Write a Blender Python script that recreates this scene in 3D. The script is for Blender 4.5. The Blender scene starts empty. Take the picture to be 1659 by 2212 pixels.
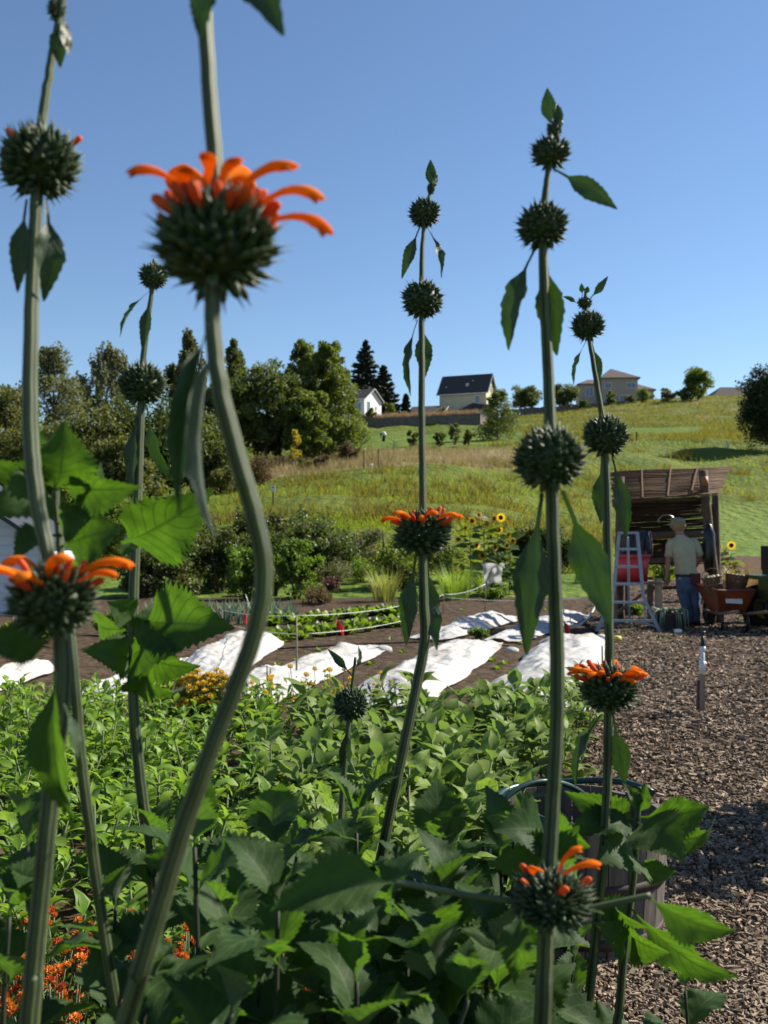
import bpy, math, random
import numpy as np
from mathutils import Vector, Matrix, noise
R = math.radians
random.seed(11)
rng = np.random.default_rng(11)
sc = bpy.context.scene
C = sc.collection

# ------------------------------------------------------------------ camera, sky, sun, exposure
F, CX, CY, CAMZ = 2050.0, 829.5, 1106.0, 1.5          # focal length and centre in a 1659 x 2212 frame
PITCH = math.atan(44.0 / F)
cam_d = bpy.data.cameras.new('camera')
cam = bpy.data.objects.new('camera', cam_d); C.objects.link(cam)
cam.location = (0, 0, CAMZ); cam.rotation_euler = (math.pi/2 + PITCH, 0, 0)
cam_d.sensor_fit = 'VERTICAL'; cam_d.sensor_height = 36.0; cam_d.lens = F / 2212.0 * 36.0
cam_d.clip_start = 0.05; cam_d.clip_end = 4000
cam_d.dof.use_dof = True; cam_d.dof.focus_distance = 2.0; cam_d.dof.aperture_fstop = 9.5
sc.camera = cam

SUN_AZ, SUN_EL = R(65), R(37)                          # azimuth clockwise from +Y (the view direction)
world = bpy.data.worlds.new('World'); sc.world = world; world.use_nodes = True
wn = world.node_tree; bg = wn.nodes['Background']
sky = wn.nodes.new('ShaderNodeTexSky'); sky.sky_type = 'NISHITA'; sky.sun_disc = False
sky.sun_elevation = SUN_EL; sky.sun_rotation = SUN_AZ; sky.altitude = 50
sky.air_density = 1.0; sky.dust_density = 0.0; sky.ozone_density = 4.2
wn.links.new(sky.outputs[0], bg.inputs[0]); bg.inputs[1].default_value = 0.067
sl = bpy.data.lights.new('sun', 'SUN'); sl.energy = 5.0; sl.angle = R(0.53); sl.color = (1.0, 0.93, 0.80)
so = bpy.data.objects.new('sun', sl); C.objects.link(so)
sdir = Vector((math.sin(SUN_AZ)*math.cos(SUN_EL), math.cos(SUN_AZ)*math.cos(SUN_EL), math.sin(SUN_EL)))
so.rotation_euler = sdir.to_track_quat('Z', 'Y').to_euler(); so.location = (20, 10, 30)
vs = sc.view_settings; vs.view_transform = 'Standard'; vs.look = 'None'; vs.exposure = 1.1; vs.gamma = 1.0; vs.use_curve_mapping = False
sc.cycles.max_bounces = 6; sc.cycles.transparent_max_bounces = 6

# ------------------------------------------------------------------ placing
_cp, _sp = math.cos(PITCH), math.sin(PITCH)
def ray(px, py):
    u = (px-CX)/F; v = (CY-py)/F
    return Vector((u, _cp - v*_sp, _sp + v*_cp))
def P(px, py, D):
    r = ray(px, py); return Vector((0, 0, CAMZ)) + r*(D/r.y)
def G(px, py, z=0.0):
    r = ray(px, py); return Vector((0, 0, CAMZ)) + r*((z-CAMZ)/r.z)

TD = [0, 22, 30, 40, 50, 60, 70, 85, 100, 115, 130, 150, 165, 180, 200, 240, 400, 2500]
TL = [0, 0, .3, .9, 1.7, 2.5, 3.6, 5.3, 7.0, 8.8, 10.5, 12.5, 14, 15, 16, 17, 17, 17]
TC = [0, 0, .6, 1.9, 3.2, 4.6, 6.1, 8.2, 10.4, 12.6, 14.8, 18.2, 20.3, 21.5, 23.0, 24, 24, 24]
TR = [0, 0, .1, .3, 1.0, 2.6, 4.7, 8.0, 11.2, 13.6, 16.2, 20.6, 23.6, 26.6, 30.2, 31, 31, 31]
WALL_A, WALL_B = (-5.6, 150.0), (15.4, 152.0)          # ends of the long retaining wall on the hill
def walltop(t): return 19.3 + 1.2*t
def H(x, y):
    y = np.maximum(np.asarray(y, float), 0.01); x = np.asarray(x, float)
    px = np.clip(CX + F*x/np.maximum(y, 15), -400, 2100)
    zl, zc, zr = np.interp(y, TD, TL), np.interp(y, TD, TC), np.interp(y, TD, TR)
    t1 = np.clip(px/850.0, 0, 1); t1 = t1*t1*(3-2*t1)
    t2 = np.clip((px-850)/700.0, 0, 1.25); t2 = np.where(t2 < 1, t2*t2*(3-2*t2), 1 + (t2-1)*.3)
    z = np.where(px < 850, zl+(zc-zl)*t1, zc+(zr-zc)*t2)
    dx, dy = WALL_B[0]-WALL_A[0], WALL_B[1]-WALL_A[1]
    L2 = dx*dx+dy*dy
    t = ((x-WALL_A[0])*dx+(y-WALL_A[1])*dy)/L2
    side = (-(x-WALL_A[0])*dy+(y-WALL_A[1])*dx)/math.sqrt(L2)
    raised = (side > 0.6) & (t > -0.02) & (t < 1.0) & (side < 60)
    z = np.where(raised, np.maximum(z, walltop(np.clip(t, 0, 1))-0.05), z)
    return z
def GH(px, py):
    r = ray(px, py); d = 2.0
    while d < 260:
        q = Vector((0, 0, CAMZ)) + r*(d/r.y)
        if q.z <= float(H(q.x, q.y)): break
        d *= 1.004
    return q
def hill(px, D):
    x = (px-CX)/F*D
    return Vector((x, D, float(H(x, D))))

# ------------------------------------------------------------------ objects
WM = {}
def link(o, parent=None, W=None):
    C.objects.link(o); W = W if W is not None else Matrix.Identity(4)
    if parent is not None:
        o.parent = parent; o.matrix_basis = WM[parent.name].inverted() @ W
    else:
        o.matrix_basis = W
    WM[o.name] = W
    return o
def tag(o, label=None, cat=None, group=None, kind=None):
    if label: o['label'] = label
    if cat: o['category'] = cat
    if group: o['group'] = group
    if kind: o['kind'] = kind
    return o
def thing(name, label, cat, loc, rz=0.0, group=None):
    o = bpy.data.objects.new(name, None); o.empty_display_size = .1
    link(o, None, Matrix.Translation(Vector(loc)) @ Matrix.Rotation(rz, 4, 'Z'))
    return tag(o, label, cat, group)
def inst(name, mesh, parent, W):
    return link(bpy.data.objects.new(name, mesh), parent, W)
def TR_(v): return Matrix.Translation(Vector(v))

class MB:
    def __init__(s): s.v = []; s.f = []; s.m = []; s.sm = []
    def add(s, vs, fs, m=0, smooth=False):
        o = len(s.v); s.v += [tuple(v) for v in vs]
        for f in fs: s.f.append(tuple(i+o for i in f)); s.m.append(m); s.sm.append(smooth)
        return s
    def box(s, c, size, rot=None, m=0, taper=1.0):
        hx, hy, hz = size[0]/2, size[1]/2, size[2]/2
        vs = []
        for z in (-1, 1):
            k = taper if z > 0 else 1.0
            for x, y in ((-1, -1), (1, -1), (1, 1), (-1, 1)):
                v = Vector((x*hx*k, y*hy*k, z*hz))
                if rot is not None: v = rot @ v
                vs.append(v+Vector(c))
        return s.add(vs, [(3, 2, 1, 0), (4, 5, 6, 7), (0, 1, 5, 4), (1, 2, 6, 5), (2, 3, 7, 6), (3, 0, 4, 7)], m)
    def bar(s, a, b, w, h=None, m=0, up=(0, 0, 1)):
        a, b = Vector(a), Vector(b); h = h or w; d = b-a
        z = d.normalized(); u = Vector(up)
        if abs(z.dot(u)) > .98: u = Vector((1, 0, 0))
        x = u.cross(z).normalized(); y = z.cross(x)
        rot = Matrix((x, y, z)).transposed()
        return s.box((a+b)/2, (w, h, d.length), rot, m)
    def tube(s, pts, rad, n=8, m=0, cap=True, prof=None, mats=None, smooth=True):
        pts = [Vector(p) for p in pts]; k = len(pts)
        if not hasattr(rad, '__len__'): rad = [rad]*k
        t0 = (pts[1]-pts[0]).normalized()
        ref = Vector((0, 0, 1)) if abs(t0.z) < .9 else Vector((1, 0, 0))
        x = ref.cross(t0).normalized()
        o = len(s.v)
        for i, p in enumerate(pts):
            t = (pts[min(i+1, k-1)]-pts[max(i-1, 0)]).normalized()
            x = (x - t*x.dot(t)).normalized(); y = t.cross(x)
            for j in range(n):
                a = 2*math.pi*j/n; r = rad[i]*(prof[j] if prof else 1)
                s.v.append(tuple(p + x*(math.cos(a)*r) + y*(math.sin(a)*r)))
        for i in range(k-1):
            for j in range(n):
                s.f.append((o+i*n+j, o+i*n+(j+1) % n, o+(i+1)*n+(j+1) % n, o+(i+1)*n+j))
                s.m.append(mats[j] if mats else m); s.sm.append(smooth)
        if cap:
            s.f.append(tuple(o+j for j in reversed(range(n)))); s.m.append(m); s.sm.append(False)
            s.f.append(tuple(o+(k-1)*n+j for j in range(n))); s.m.append(m); s.sm.append(False)
        return s
    def lathe(s, prof, n=20, c=(0, 0, 0), m=0, cap=True, smooth=True):
        o = len(s.v); c = Vector(c)
        for r, z in prof:
            for j in range(n):
                a = 2*math.pi*j/n; s.v.append((c.x+r*math.cos(a), c.y+r*math.sin(a), c.z+z))
        for i in range(len(prof)-1):
            for j in range(n):
                s.f.append((o+i*n+j, o+i*n+(j+1) % n, o+(i+1)*n+(j+1) % n, o+(i+1)*n+j)); s.m.append(m); s.sm.append(smooth)
        if cap:
            s.f.append(tuple(o+j for j in reversed(range(n)))); s.m.append(m); s.sm.append(False)
            q = o+(len(prof)-1)*n
            s.f.append(tuple(q+j for j in range(n))); s.m.append(m); s.sm.append(False)
        return s
    def mesh(s, name, mats):
        me = bpy.data.meshes.new(name); me.from_pydata(s.v, [], s.f)
        for mm in (mats if isinstance(mats, (list, tuple)) else [mats]): me.materials.append(mm)
        me.polygons.foreach_set('material_index', s.m); me.polygons.foreach_set('use_smooth', s.sm)
        me.update(); return me
    def build(s, name, mats, parent=None, W=None):
        """geometry is in world coordinates unless W is given (then local to W)"""
        if W is None:
            W = WM[parent.name].copy() if parent is not None else Matrix.Identity(4)
            inv = W.inverted(); s.v = [tuple(inv @ Vector(v)) for v in s.v]
        return link(bpy.data.objects.new(name, s.mesh(name, mats)), parent, W)

def np_mesh(name, v, f, mats, smooth=False, midx=None):
    me = bpy.data.meshes.new(name); k = f.shape[1]
    me.vertices.add(len(v)); me.vertices.foreach_set('co', np.ascontiguousarray(v, np.float32).ravel())
    me.loops.add(f.size); me.loops.foreach_set('vertex_index', np.ascontiguousarray(f, np.int32).ravel())
    me.polygons.add(len(f)); me.polygons.foreach_set('loop_start', np.arange(0, f.size, k, dtype=np.int32))
    for mm in (mats if isinstance(mats, (list, tuple)) else [mats]): me.materials.append(mm)
    if midx is not None: me.polygons.foreach_set('material_index', np.ascontiguousarray(midx, np.int32))
    me.polygons.foreach_set('use_smooth', np.full(len(f), smooth, bool))
    me.update(); me.validate(); return me

def unit(a): return a/np.maximum(np.linalg.norm(a, axis=1, keepdims=True), 1e-9)
def cards(c, L, W, dirs=None, up=0.0, fold=.25):
    """rhombic folded leaves at points c: returns verts, quads"""
    n = len(c)
    d = unit(rng.normal(size=(n, 3)) + np.array([0, 0, up])) if dirs is None else unit(dirs)
    s = unit(np.cross(d, unit(rng.normal(size=(n, 3))))); nn = np.cross(d, s)
    L = np.broadcast_to(L, (n,))[:, None]*(.7+.6*rng.random((n, 1))); W = np.broadcast_to(W, (n,))[:, None]*(.7+.6*rng.random((n, 1)))
    a = c - d*L*.5; b = c + s*W*.5 + nn*W*fold*.5; e = c + d*L*.5; g = c - s*W*.5 + nn*W*fold*.5
    v = np.stack([a, b, e, g], 1).reshape(-1, 3)
    f = np.arange(4*n).reshape(n, 4)
    return v, f

# ------------------------------------------------------------------ materials
def nt(name):
    m = bpy.data.materials.new(name); m.use_nodes = True
    t = m.node_tree; return m, t, t.nodes['Principled BSDF'], t.nodes['Material Output']
def rgba(c):
    k = .74 if max(c) < .5 else .9
    return (c[0]*k, c[1]*k, c[2]*k, 1)
def noise_ramp(t, c1, c2, scale, detail=4, coord='Object', lo=.35, hi=.65, vec_scale=None):
    tc = t.nodes.new('ShaderNodeTexCoord'); nz = t.nodes.new('ShaderNodeTexNoise')
    nz.inputs['Scale'].default_value = scale; nz.inputs['Detail'].default_value = detail
    src = tc.outputs[coord]
    if vec_scale:
        mp = t.nodes.new('ShaderNodeMapping'); mp.inputs['Scale'].default_value = vec_scale
        t.links.new(src, mp.inputs[0]); src = mp.outputs[0]
    t.links.new(src, nz.inputs['Vector'])
    rp = t.nodes.new('ShaderNodeValToRGB'); rp.color_ramp.elements[0].position = lo; rp.color_ramp.elements[1].position = hi
    rp.color_ramp.elements[0].color = rgba(c1); rp.color_ramp.elements[1].color = rgba(c2)
    t.links.new(nz.outputs['Fac'], rp.inputs[0]); return nz, rp
def M(name, c1, c2=None, scale=8, rough=.6, bump=0, detail=5, metal=0, spec=.4, coord='Object', vec_scale=None, sheen=0, dist=.01):
    m, t, b, o = nt(name); b.inputs['Roughness'].default_value = rough; b.inputs['Metallic'].default_value = metal
    b.inputs['Specular IOR Level'].default_value = spec
    if sheen: b.inputs['Sheen Weight'].default_value = sheen; b.inputs['Sheen Roughness'].default_value = .4
    if c2 is None: c2 = tuple(x*.8 for x in c1)
    nz, rp = noise_ramp(t, c1, c2, scale, detail, coord, vec_scale=vec_scale)
    t.links.new(rp.outputs[0], b.inputs['Base Color'])
    if bump:
        bp = t.nodes.new('ShaderNodeBump'); bp.inputs['Strength'].default_value = bump; bp.inputs['Distance'].default_value = dist
        t.links.new(nz.outputs['Fac'], bp.inputs['Height']); t.links.new(bp.outputs[0], b.inputs['Normal'])
    return m
def M_leaf(name, c1, c2, under=None, trans=.4, tcol=None, rough=.45, veins=False, spec=.35, patch=None):
    """two-sided leaf: reflecting plus translucent; c1..c2 vary from leaf to leaf"""
    m, t, b, o = nt(name); b.inputs['Roughness'].default_value = rough; b.inputs['Specular IOR Level'].default_value = spec
    g = t.nodes.new('ShaderNodeNewGeometry'); mx = t.nodes.new('ShaderNodeMix'); mx.data_type = 'RGBA'
    mx.inputs['A'].default_value = rgba(c1); mx.inputs['B'].default_value = rgba(c2)
    oi = t.nodes.new('ShaderNodeObjectInfo'); ad = t.nodes.new('ShaderNodeMath'); ad.operation = 'ADD'
    fr = t.nodes.new('ShaderNodeMath'); fr.operation = 'FRACT'
    t.links.new(g.outputs['Random Per Island'], ad.inputs[0]); t.links.new(oi.outputs['Random'], ad.inputs[1])
    t.links.new(ad.outputs[0], fr.inputs[0]); t.links.new(fr.outputs[0], mx.inputs['Factor'])
    col = mx.outputs['Result']
    if patch:                                              # broad patches of another leaf colour over the whole plant
        nz, rp = noise_ramp(t, (0, 0, 0), (1, 1, 1), patch[1], 3)
        m4 = t.nodes.new('ShaderNodeMix'); m4.data_type = 'RGBA'; m4.inputs['B'].default_value = rgba(patch[0])
        t.links.new(col, m4.inputs['A']); t.links.new(rp.outputs[0], m4.inputs['Factor']); col = m4.outputs['Result']
    if veins:
        uv = t.nodes.new('ShaderNodeUVMap'); sx = t.nodes.new('ShaderNodeSeparateXYZ'); t.links.new(uv.outputs[0], sx.inputs[0])
        def mth(op, a, bb=None):
            q = t.nodes.new('ShaderNodeMath'); q.operation = op
            for i, z in enumerate((a, bb)):
                if z is None: continue
                if isinstance(z, (int, float)): q.inputs[i].default_value = z
                else: t.links.new(z, q.inputs[i])
            return q.outputs[0]
        a = mth('ABSOLUTE', mth('SUBTRACT', sx.outputs[0], .5))
        k = mth('FRACT', mth('SUBTRACT', mth('MULTIPLY', sx.outputs[1], 9.0), mth('MULTIPLY', a, 5.0)))
        lat = mth('GREATER_THAN', k, .86); mid = mth('LESS_THAN', a, .022)
        vein = mth('MAXIMUM', lat, mid)
        m2 = t.nodes.new('ShaderNodeMix'); m2.data_type = 'RGBA'
        t.links.new(col, m2.inputs['A']); m2.inputs['B'].default_value = rgba((c2[0]*1.7+.02, c2[1]*1.6+.02, c2[2]*1.7+.02))
        t.links.new(mth('MULTIPLY', vein, .6), m2.inputs['Factor']); col = m2.outputs['Result']; veinf = vein
        nb, rpb = noise_ramp(t, (0, 0, 0), (1, 1, 1), 2.2, 6, 'UV', .62, .80)
        m5 = t.nodes.new('ShaderNodeMix'); m5.data_type = 'RGBA'; t.links.new(col, m5.inputs['A']); m5.inputs['B'].default_value = rgba((c2[0]*2.4+.03, c2[1]*1.5, c2[2]*.8))
        t.links.new(rpb.outputs[0], m5.inputs['Factor']); col = m5.outputs['Result']
        nz2 = t.nodes.new('ShaderNodeTexNoise'); nz2.inputs['Scale'].default_value = 12
        t.links.new(uv.outputs[0], nz2.inputs['Vector'])
        hgt = mth('ADD', mth('MULTIPLY', vein, -.8), mth('MULTIPLY', nz2.outputs['Fac'], .3))
        bp = t.nodes.new('ShaderNodeBump'); bp.inputs['Strength'].default_value = .45; bp.inputs['Distance'].default_value = .003
        t.links.new(hgt, bp.inputs['Height']); t.links.new(bp.outputs[0], b.inputs['Normal'])
    if under:
        m3 = t.nodes.new('ShaderNodeMix'); m3.data_type = 'RGBA'
        t.links.new(col, m3.inputs['A']); m3.inputs['B'].default_value = rgba(under)
        t.links.new(g.outputs['Backfacing'], m3.inputs['Factor']); col = m3.outputs['Result']
    t.links.new(col, b.inputs['Base Color'])
    tr = t.nodes.new('ShaderNodeBsdfTranslucent'); ms = t.nodes.new('ShaderNodeMixShader'); ms.inputs[0].default_value = trans
    tc = tcol or (c2[0]*2.2, c2[1]*2.0, c2[2]*.8)
    tr.inputs[0].default_value = rgba(tc)
    if veins:                                              # veins let less light through, blotches vary it
        m6 = t.nodes.new('ShaderNodeMix'); m6.data_type = 'RGBA'; m6.inputs['A'].default_value = rgba(tc); m6.inputs['B'].default_value = rgba(tuple(x*.45 for x in tc))
        t.links.new(mth('MULTIPLY', veinf, .8), m6.inputs['Factor'])
        m7 = t.nodes.new('ShaderNodeMix'); m7.data_type = 'RGBA'; m7.blend_type = 'MULTIPLY'; m7.inputs['Factor'].default_value = .75
        nq, rq = noise_ramp(t, (.45, .5, .4), (.99, .99, .9), 5, 6, 'UV', .3, .7)
        t.links.new(m6.outputs['Result'], m7.inputs['A']); t.links.new(rq.outputs[0], m7.inputs['B']); t.links.new(m7.outputs['Result'], tr.inputs[0])
    t.links.new(b.outputs[0], ms.inputs[1]); t.links.new(tr.outputs[0], ms.inputs[2]); t.links.new(ms.outputs[0], o.inputs[0])
    return m
# ------------------------------------------------------------------ the setting: terrain, soil, path
def attr_mat():
    m, t, b, o = nt('hill_grass'); b.inputs['Roughness'].default_value = .9; b.inputs['Specular IOR Level'].default_value = .1
    _, base = noise_ramp(t, (.075, .125, .014), (.17, .20, .035), .22, 8, lo=.3, hi=.7)
    _, dry = noise_ramp(t, (.20, .155, .065), (.33, .26, .13), .8, 8)
    _, lawn = noise_ramp(t, (.10, .17, .022), (.15, .215, .035), .25, 6)
    col = base.outputs[0]
    for nm, r in (('dry', dry), ('lawn', lawn)):
        a = t.nodes.new('ShaderNodeAttribute'); a.attribute_name = nm
        nz = t.nodes.new('ShaderNodeTexNoise'); nz.inputs['Scale'].default_value = .6; nz.inputs['Detail'].default_value = 6
        tc = t.nodes.new('ShaderNodeTexCoord'); t.links.new(tc.outputs['Object'], nz.inputs['Vector'])
        ad = t.nodes.new('ShaderNodeMath'); ad.operation = 'MULTIPLY_ADD'; ad.inputs[1].default_value = .8; ad.inputs[2].default_value = -.4
        t.links.new(nz.outputs['Fac'], ad.inputs[0])
        sm = t.nodes.new('ShaderNodeMath'); sm.operation = 'ADD'; sm.use_clamp = True
        t.links.new(a.outputs['Fac'], sm.inputs[0]); t.links.new(ad.outputs[0], sm.inputs[1])
        mr = t.nodes.new('ShaderNodeMapRange'); mr.inputs['From Min'].default_value = .4; mr.inputs['From Max'].default_value = .62
        t.links.new(sm.outputs[0], mr.inputs[0])
        mx = t.nodes.new('ShaderNodeMix'); mx.data_type = 'RGBA'
        t.links.new(col, mx.inputs['A']); t.links.new(r.outputs[0], mx.inputs['B']); t.links.new(mr.outputs[0], mx.inputs['Factor']); col = mx.outputs['Result']
    t.links.new(col, b.inputs['Base Color'])
    nz = t.nodes.new('ShaderNodeTexNoise'); nz.inputs['Scale'].default_value = 1.6; nz.inputs['Detail'].default_value = 8
    tc = t.nodes.new('ShaderNodeTexCoord'); t.links.new(tc.outputs['Object'], nz.inputs['Vector'])
    bp = t.nodes.new('ShaderNodeBump'); bp.inputs['Strength'].default_value = .9; bp.inputs['Distance'].default_value = .5
    t.links.new(nz.outputs['Fac'], bp.inputs['Height']); t.links.new(bp.outputs[0], b.inputs['Normal'])
    return m
def sstep(a, b, x): t = np.clip((x-a)/(b-a), 0, 1); return t*t*(3-2*t)
def masks(x, y):
    px = CX + F*x/np.maximum(y, 10)
    tilt = (px-850)*.004
    dry = sstep(70+tilt*4, 75+tilt*4, y)*(1-sstep(92, 98, y))*sstep(380, 480, px)*(1-sstep(1150, 1350, px))
    dry = np.maximum(dry, sstep(146, 156, y)*(1-sstep(172, 185, y))*sstep(700, 780, px)*(1-sstep(1050, 1150, px))*.75)
    dry = np.maximum(dry, .44*sstep(124, 148, y)*sstep(1050, 1250, px))
    dry = np.maximum(dry, sstep(137, 141, y)*(1-sstep(146, 152, y))*np.exp(-((px-1525)/22)**2)*.9)
    lawn = sstep(101, 105, y)*(1-sstep(127, 133, y))*sstep(650, 760, px)*(1-sstep(1080, 1180, px))
    lawn = np.maximum(lawn, (((px-1425)/95)**2 + ((y-119)/8.5)**2 < 1).astype(float))
    lawn = np.maximum(lawn, (1-sstep(56, 72, y))*sstep(1420, 1500, px)*.9)
    lawn = np.maximum(lawn, (1-sstep(90, 95, y))*sstep(62, 66, y)*(1-sstep(380, 420, px)))
    lawn = np.maximum(lawn, (1-sstep(27, 31, y))*(1-sstep(1300, 1400, px))*.8)
    return dry, lawn
rows = np.concatenate([np.linspace(-40, 20, 13), np.arange(22, 80, 1.2), np.arange(80, 128, 1.6), np.arange(128, 172, 1.0), np.arange(172, 260, 3), np.array([280, 320, 400, 600, 1000, 1800, 2500])])
ncol = 221; sgrid = np.linspace(-1, 1, ncol)
X = np.sign(sgrid)[None, :]*(np.abs(sgrid)[None, :]**1.15)*(30+.62*np.abs(rows)[:, None]); Y = np.repeat(rows[:, None], ncol, 1)
Z = H(X, Y)
bumps = np.zeros_like(Z)
for i in range(X.shape[0]):
    if rows[i] < 28: continue
    for j in range(ncol):
        bumps[i, j] = noise.noise(Vector((X[i, j]*.16, Y[i, j]*.16, 0)))*.55 + noise.noise(Vector((X[i, j]*.5, Y[i, j]*.5, 3)))*.12
dry_, lawn_ = masks(X, Y)
Z = Z + bumps*np.clip((Y-28)/12, 0, 1)*(1-.85*np.clip(lawn_, 0, 1))
nr = len(rows); idx = np.arange(nr*ncol).reshape(nr, ncol)
quad = np.stack([idx[:-1, :-1], idx[:-1, 1:], idx[1:, 1:], idx[1:, :-1]], -1).reshape(-1, 4)
me = np_mesh('terrain', np.stack([X, Y, Z], -1).reshape(-1, 3), quad, attr_mat(), smooth=True)
for nm, a in (('dry', dry_), ('lawn', lawn_)):
    at = me.attributes.new(nm, 'FLOAT', 'POINT'); at.data.foreach_set('value', a.ravel().astype(np.float32))
tag(link(bpy.data.objects.new('terrain', me)), 'grassy hillside rising behind the garden', kind='structure')

def sheet(name, poly, z, mat, res=.35, amp=.02, sc_=1.7):
    """a finely gridded sheet inside the outline poly, with gentle relief"""
    poly = np.array(poly); x0, y0 = poly.min(0); x1, y1 = poly.max(0)
    nx, ny = int((x1-x0)/res)+1, int((y1-y0)/res)+1
    def xs(side, y): return np.interp(y, side[:, 1], side[:, 0])
    k = len(poly)//2; lft, rgt = poly[:k], poly[k:][::-1]
    ys = np.linspace(y0, y1, ny); v = []
    for y in ys:
        a, b = xs(lft, y), xs(rgt, y)
        for u in np.linspace(0, 1, nx):
            x = a+(b-a)*u
            v.append((x, y, z + float(H(x, y)) + amp*(noise.noise(Vector((x*sc_, y*sc_, z*10)))*.7+noise.noise(Vector((x*sc_*4, y*sc_*4, 1)))*.3+.6)))
    id_ = np.arange(nx*ny).reshape(ny, nx)
    q = np.stack([id_[:-1, :-1], id_[:-1, 1:], id_[1:, 1:], id_[1:, :-1]], -1).reshape(-1, 4)
    o = link(bpy.data.objects.new(name, np_mesh(name, np.array(v), q, mat, True)))
    return o
m_soil = M('soil', (.045, .029, .018), (.12, .082, .052), 9, .95, 1.0, 10, spec=.1, dist=.05)
m_chip_ground = M('chip_ground', (.05, .031, .019), (.16, .105, .068), 26, .95, 1.0, 8, spec=.1, dist=.03)
tag(sheet('garden_soil', [(-11, -1), (-11, 21.5), (9, 21.5), (9, -1)], .006, m_soil, .22, .035), 'dark bare soil of the vegetable garden', kind='structure')
PATH_L = [(.25, .2), (.38, 2.2), (.55, 3.2), (1.02, 5), (1.6, 7), (2.4, 10), (3.0, 12.6), (3.3, 16), (5.6, 24), (9, 33), (14, 42)]
PATH_R = [(30, 42), (26, 33), (22, 24), (16, 16), (14, 12.6), (12, 10), (10, 7), (9, 5), (8, 3.2), (7, 2.2), (7, .2)]
tag(sheet('woodchip_path', PATH_L+PATH_R, .055, m_chip_ground, .14, .03, 2.5), 'path covered in brown wood chips', kind='structure')

m_chip = M_leaf('wood_chip', (.08, .052, .032), (.47, .365, .265), trans=.0, rough=.85, spec=.15)
def chips(n, ymax, ymin, s0):
    u = rng.random(n); y = 1.0/(1/ymax+(1/ymin-1/ymax)*u)
    lx = np.interp(y, [p[1] for p in PATH_L], [p[0] for p in PATH_L])
    x = lx - .05 + (np.minimum(y*.43, lx+8)-lx+.2)*rng.random(n)
    c = np.stack([x, y, H(x, y)+.078+.012*rng.random(n)], 1)
    L = s0*(.4+1.1*rng.random(n)**2)*(.5+.15*y)
    d = unit(np.stack([rng.normal(size=n), rng.normal(size=n), .22*rng.normal(size=n)], 1))
    s = unit(np.cross(d, np.array([0, 0, 1.0])+.35*rng.normal(size=(n, 3)))); k = np.cross(s, d)
    w = (L*(.16+.2*rng.random(n)))[:, None]; t = (.004+.004*rng.random(n))[:, None]; L = L[:, None]
    vs_ = [c+sx*d*L/2*(1 if sy > 0 else .8)+sy*s*w/2+sz*k*t for sz in (-1, 1) for sx, sy in ((-1, -1), (1, -1), (1, 1), (-1, 1))]
    v = np.stack(vs_, 1).reshape(-1, 3); o = (np.arange(n)*8)[:, None, None]
    f = (np.array([(4, 5, 6, 7), (0, 1, 5, 4), (1, 2, 6, 5), (2, 3, 7, 6), (3, 0, 4, 7)])[None]+o).reshape(-1, 4)
    return v, f
v1, f1 = chips(60000, 26, 1.5, .025)
tag(link(bpy.data.objects.new('wood_chips', np_mesh('wood_chips', v1, f1, m_chip))), 'loose pale and brown wood chips strewn over the path', 'wood chips', kind='stuff')

# ------------------------------------------------------------------ grasses on the hill
def blades(x, y, h, w, lean=.35, z=None):
    n = len(x); z = H(x, y) if z is None else z
    b = np.stack([x, y, z-.05], 1); a = rng.random(n)*6.283
    s = np.stack([np.cos(a), np.sin(a), np.zeros(n)], 1)*(w*(.6+.8*rng.random(n)))[:, None]
    hh = h*(.5+.9*rng.random(n)); tip = b+np.stack([rng.normal(size=n)*lean*hh, rng.normal(size=n)*lean*hh, hh], 1)
    v = np.stack([b-s, b+s, tip+s*.15, tip-s*.15], 1).reshape(-1, 3)
    return v, np.arange(4*n).reshape(n, 4)
def field(n, px0, px1, d0, d1, keep=None):
    px = px0+(px1-px0)*rng.random(n); u = rng.random(n); d = 1/(1/d1+(1/d0-1/d1)*u)
    x = (px-CX)/F*d
    if keep is not None:
        k = keep(x, d, px); x, d = x[k], d[k]
    return x, d
m_mead = M_leaf('meadow_blade', (.09, .155, .014), (.20, .26, .035), trans=.35, rough=.7, spec=.1, patch=((.12, .18, .022), .16))
m_dryg = M_leaf('dry_blade', (.24, .18, .075), (.46, .37, .19), trans=.25, tcol=(.5, .4, .2), rough=.8, spec=.1)
def lowmask(x, d, px):
    dr, la = masks(x, d); return (dr < .5) & (la < .5) & (rng.random(len(x)) < .35+.65*np.array([noise.noise(Vector((a*.25, b*.25, 5)))*.5+.5 for a, b in zip(x, d)]))
x, d = field(95000, -60, 1720, 27, 105, lowmask)
v, f = blades(x, d, .26, .008 + .0003*d, .55)
tag(link(bpy.data.objects.new('meadow_grass', np_mesh('meadow_grass', v, f, m_mead))), 'long bright green meadow grass on the slope', 'grass', kind='stuff')
x, d = field(26000, 1050, 1720, 100, 205, lambda x, d, px: (masks(x, d)[1] < .5))
v, f = blades(x, d, .5, .05, .6)
tag(link(bpy.data.objects.new('upper_slope_grass', np_mesh('upper_slope_grass', v, f, M_leaf('rough_blade', (.10, .135, .022), (.20, .20, .055), trans=.3, rough=.8, spec=.1)))), 'rough green and tan grass on the upper slope', 'grass', kind='stuff')
x, d = field(30000, 380, 1360, 64, 102, lambda x, d, px: masks(x, d)[0]+.25*rng.normal(size=len(x)) > .55)
v, f = blades(x, d, .6, .022, .4)
tag(link(bpy.data.objects.new('dry_grass', np_mesh('dry_grass', v, f, m_dryg))), 'tall straw coloured dry grass below the trees', 'grass', kind='stuff')
t_ = rng.random(5000); sd = .8+3.5*rng.random(5000)
dxw, dyw = WALL_B[0]-WALL_A[0], WALL_B[1]-WALL_A[1]; Lw = math.hypot(dxw, dyw)
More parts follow.
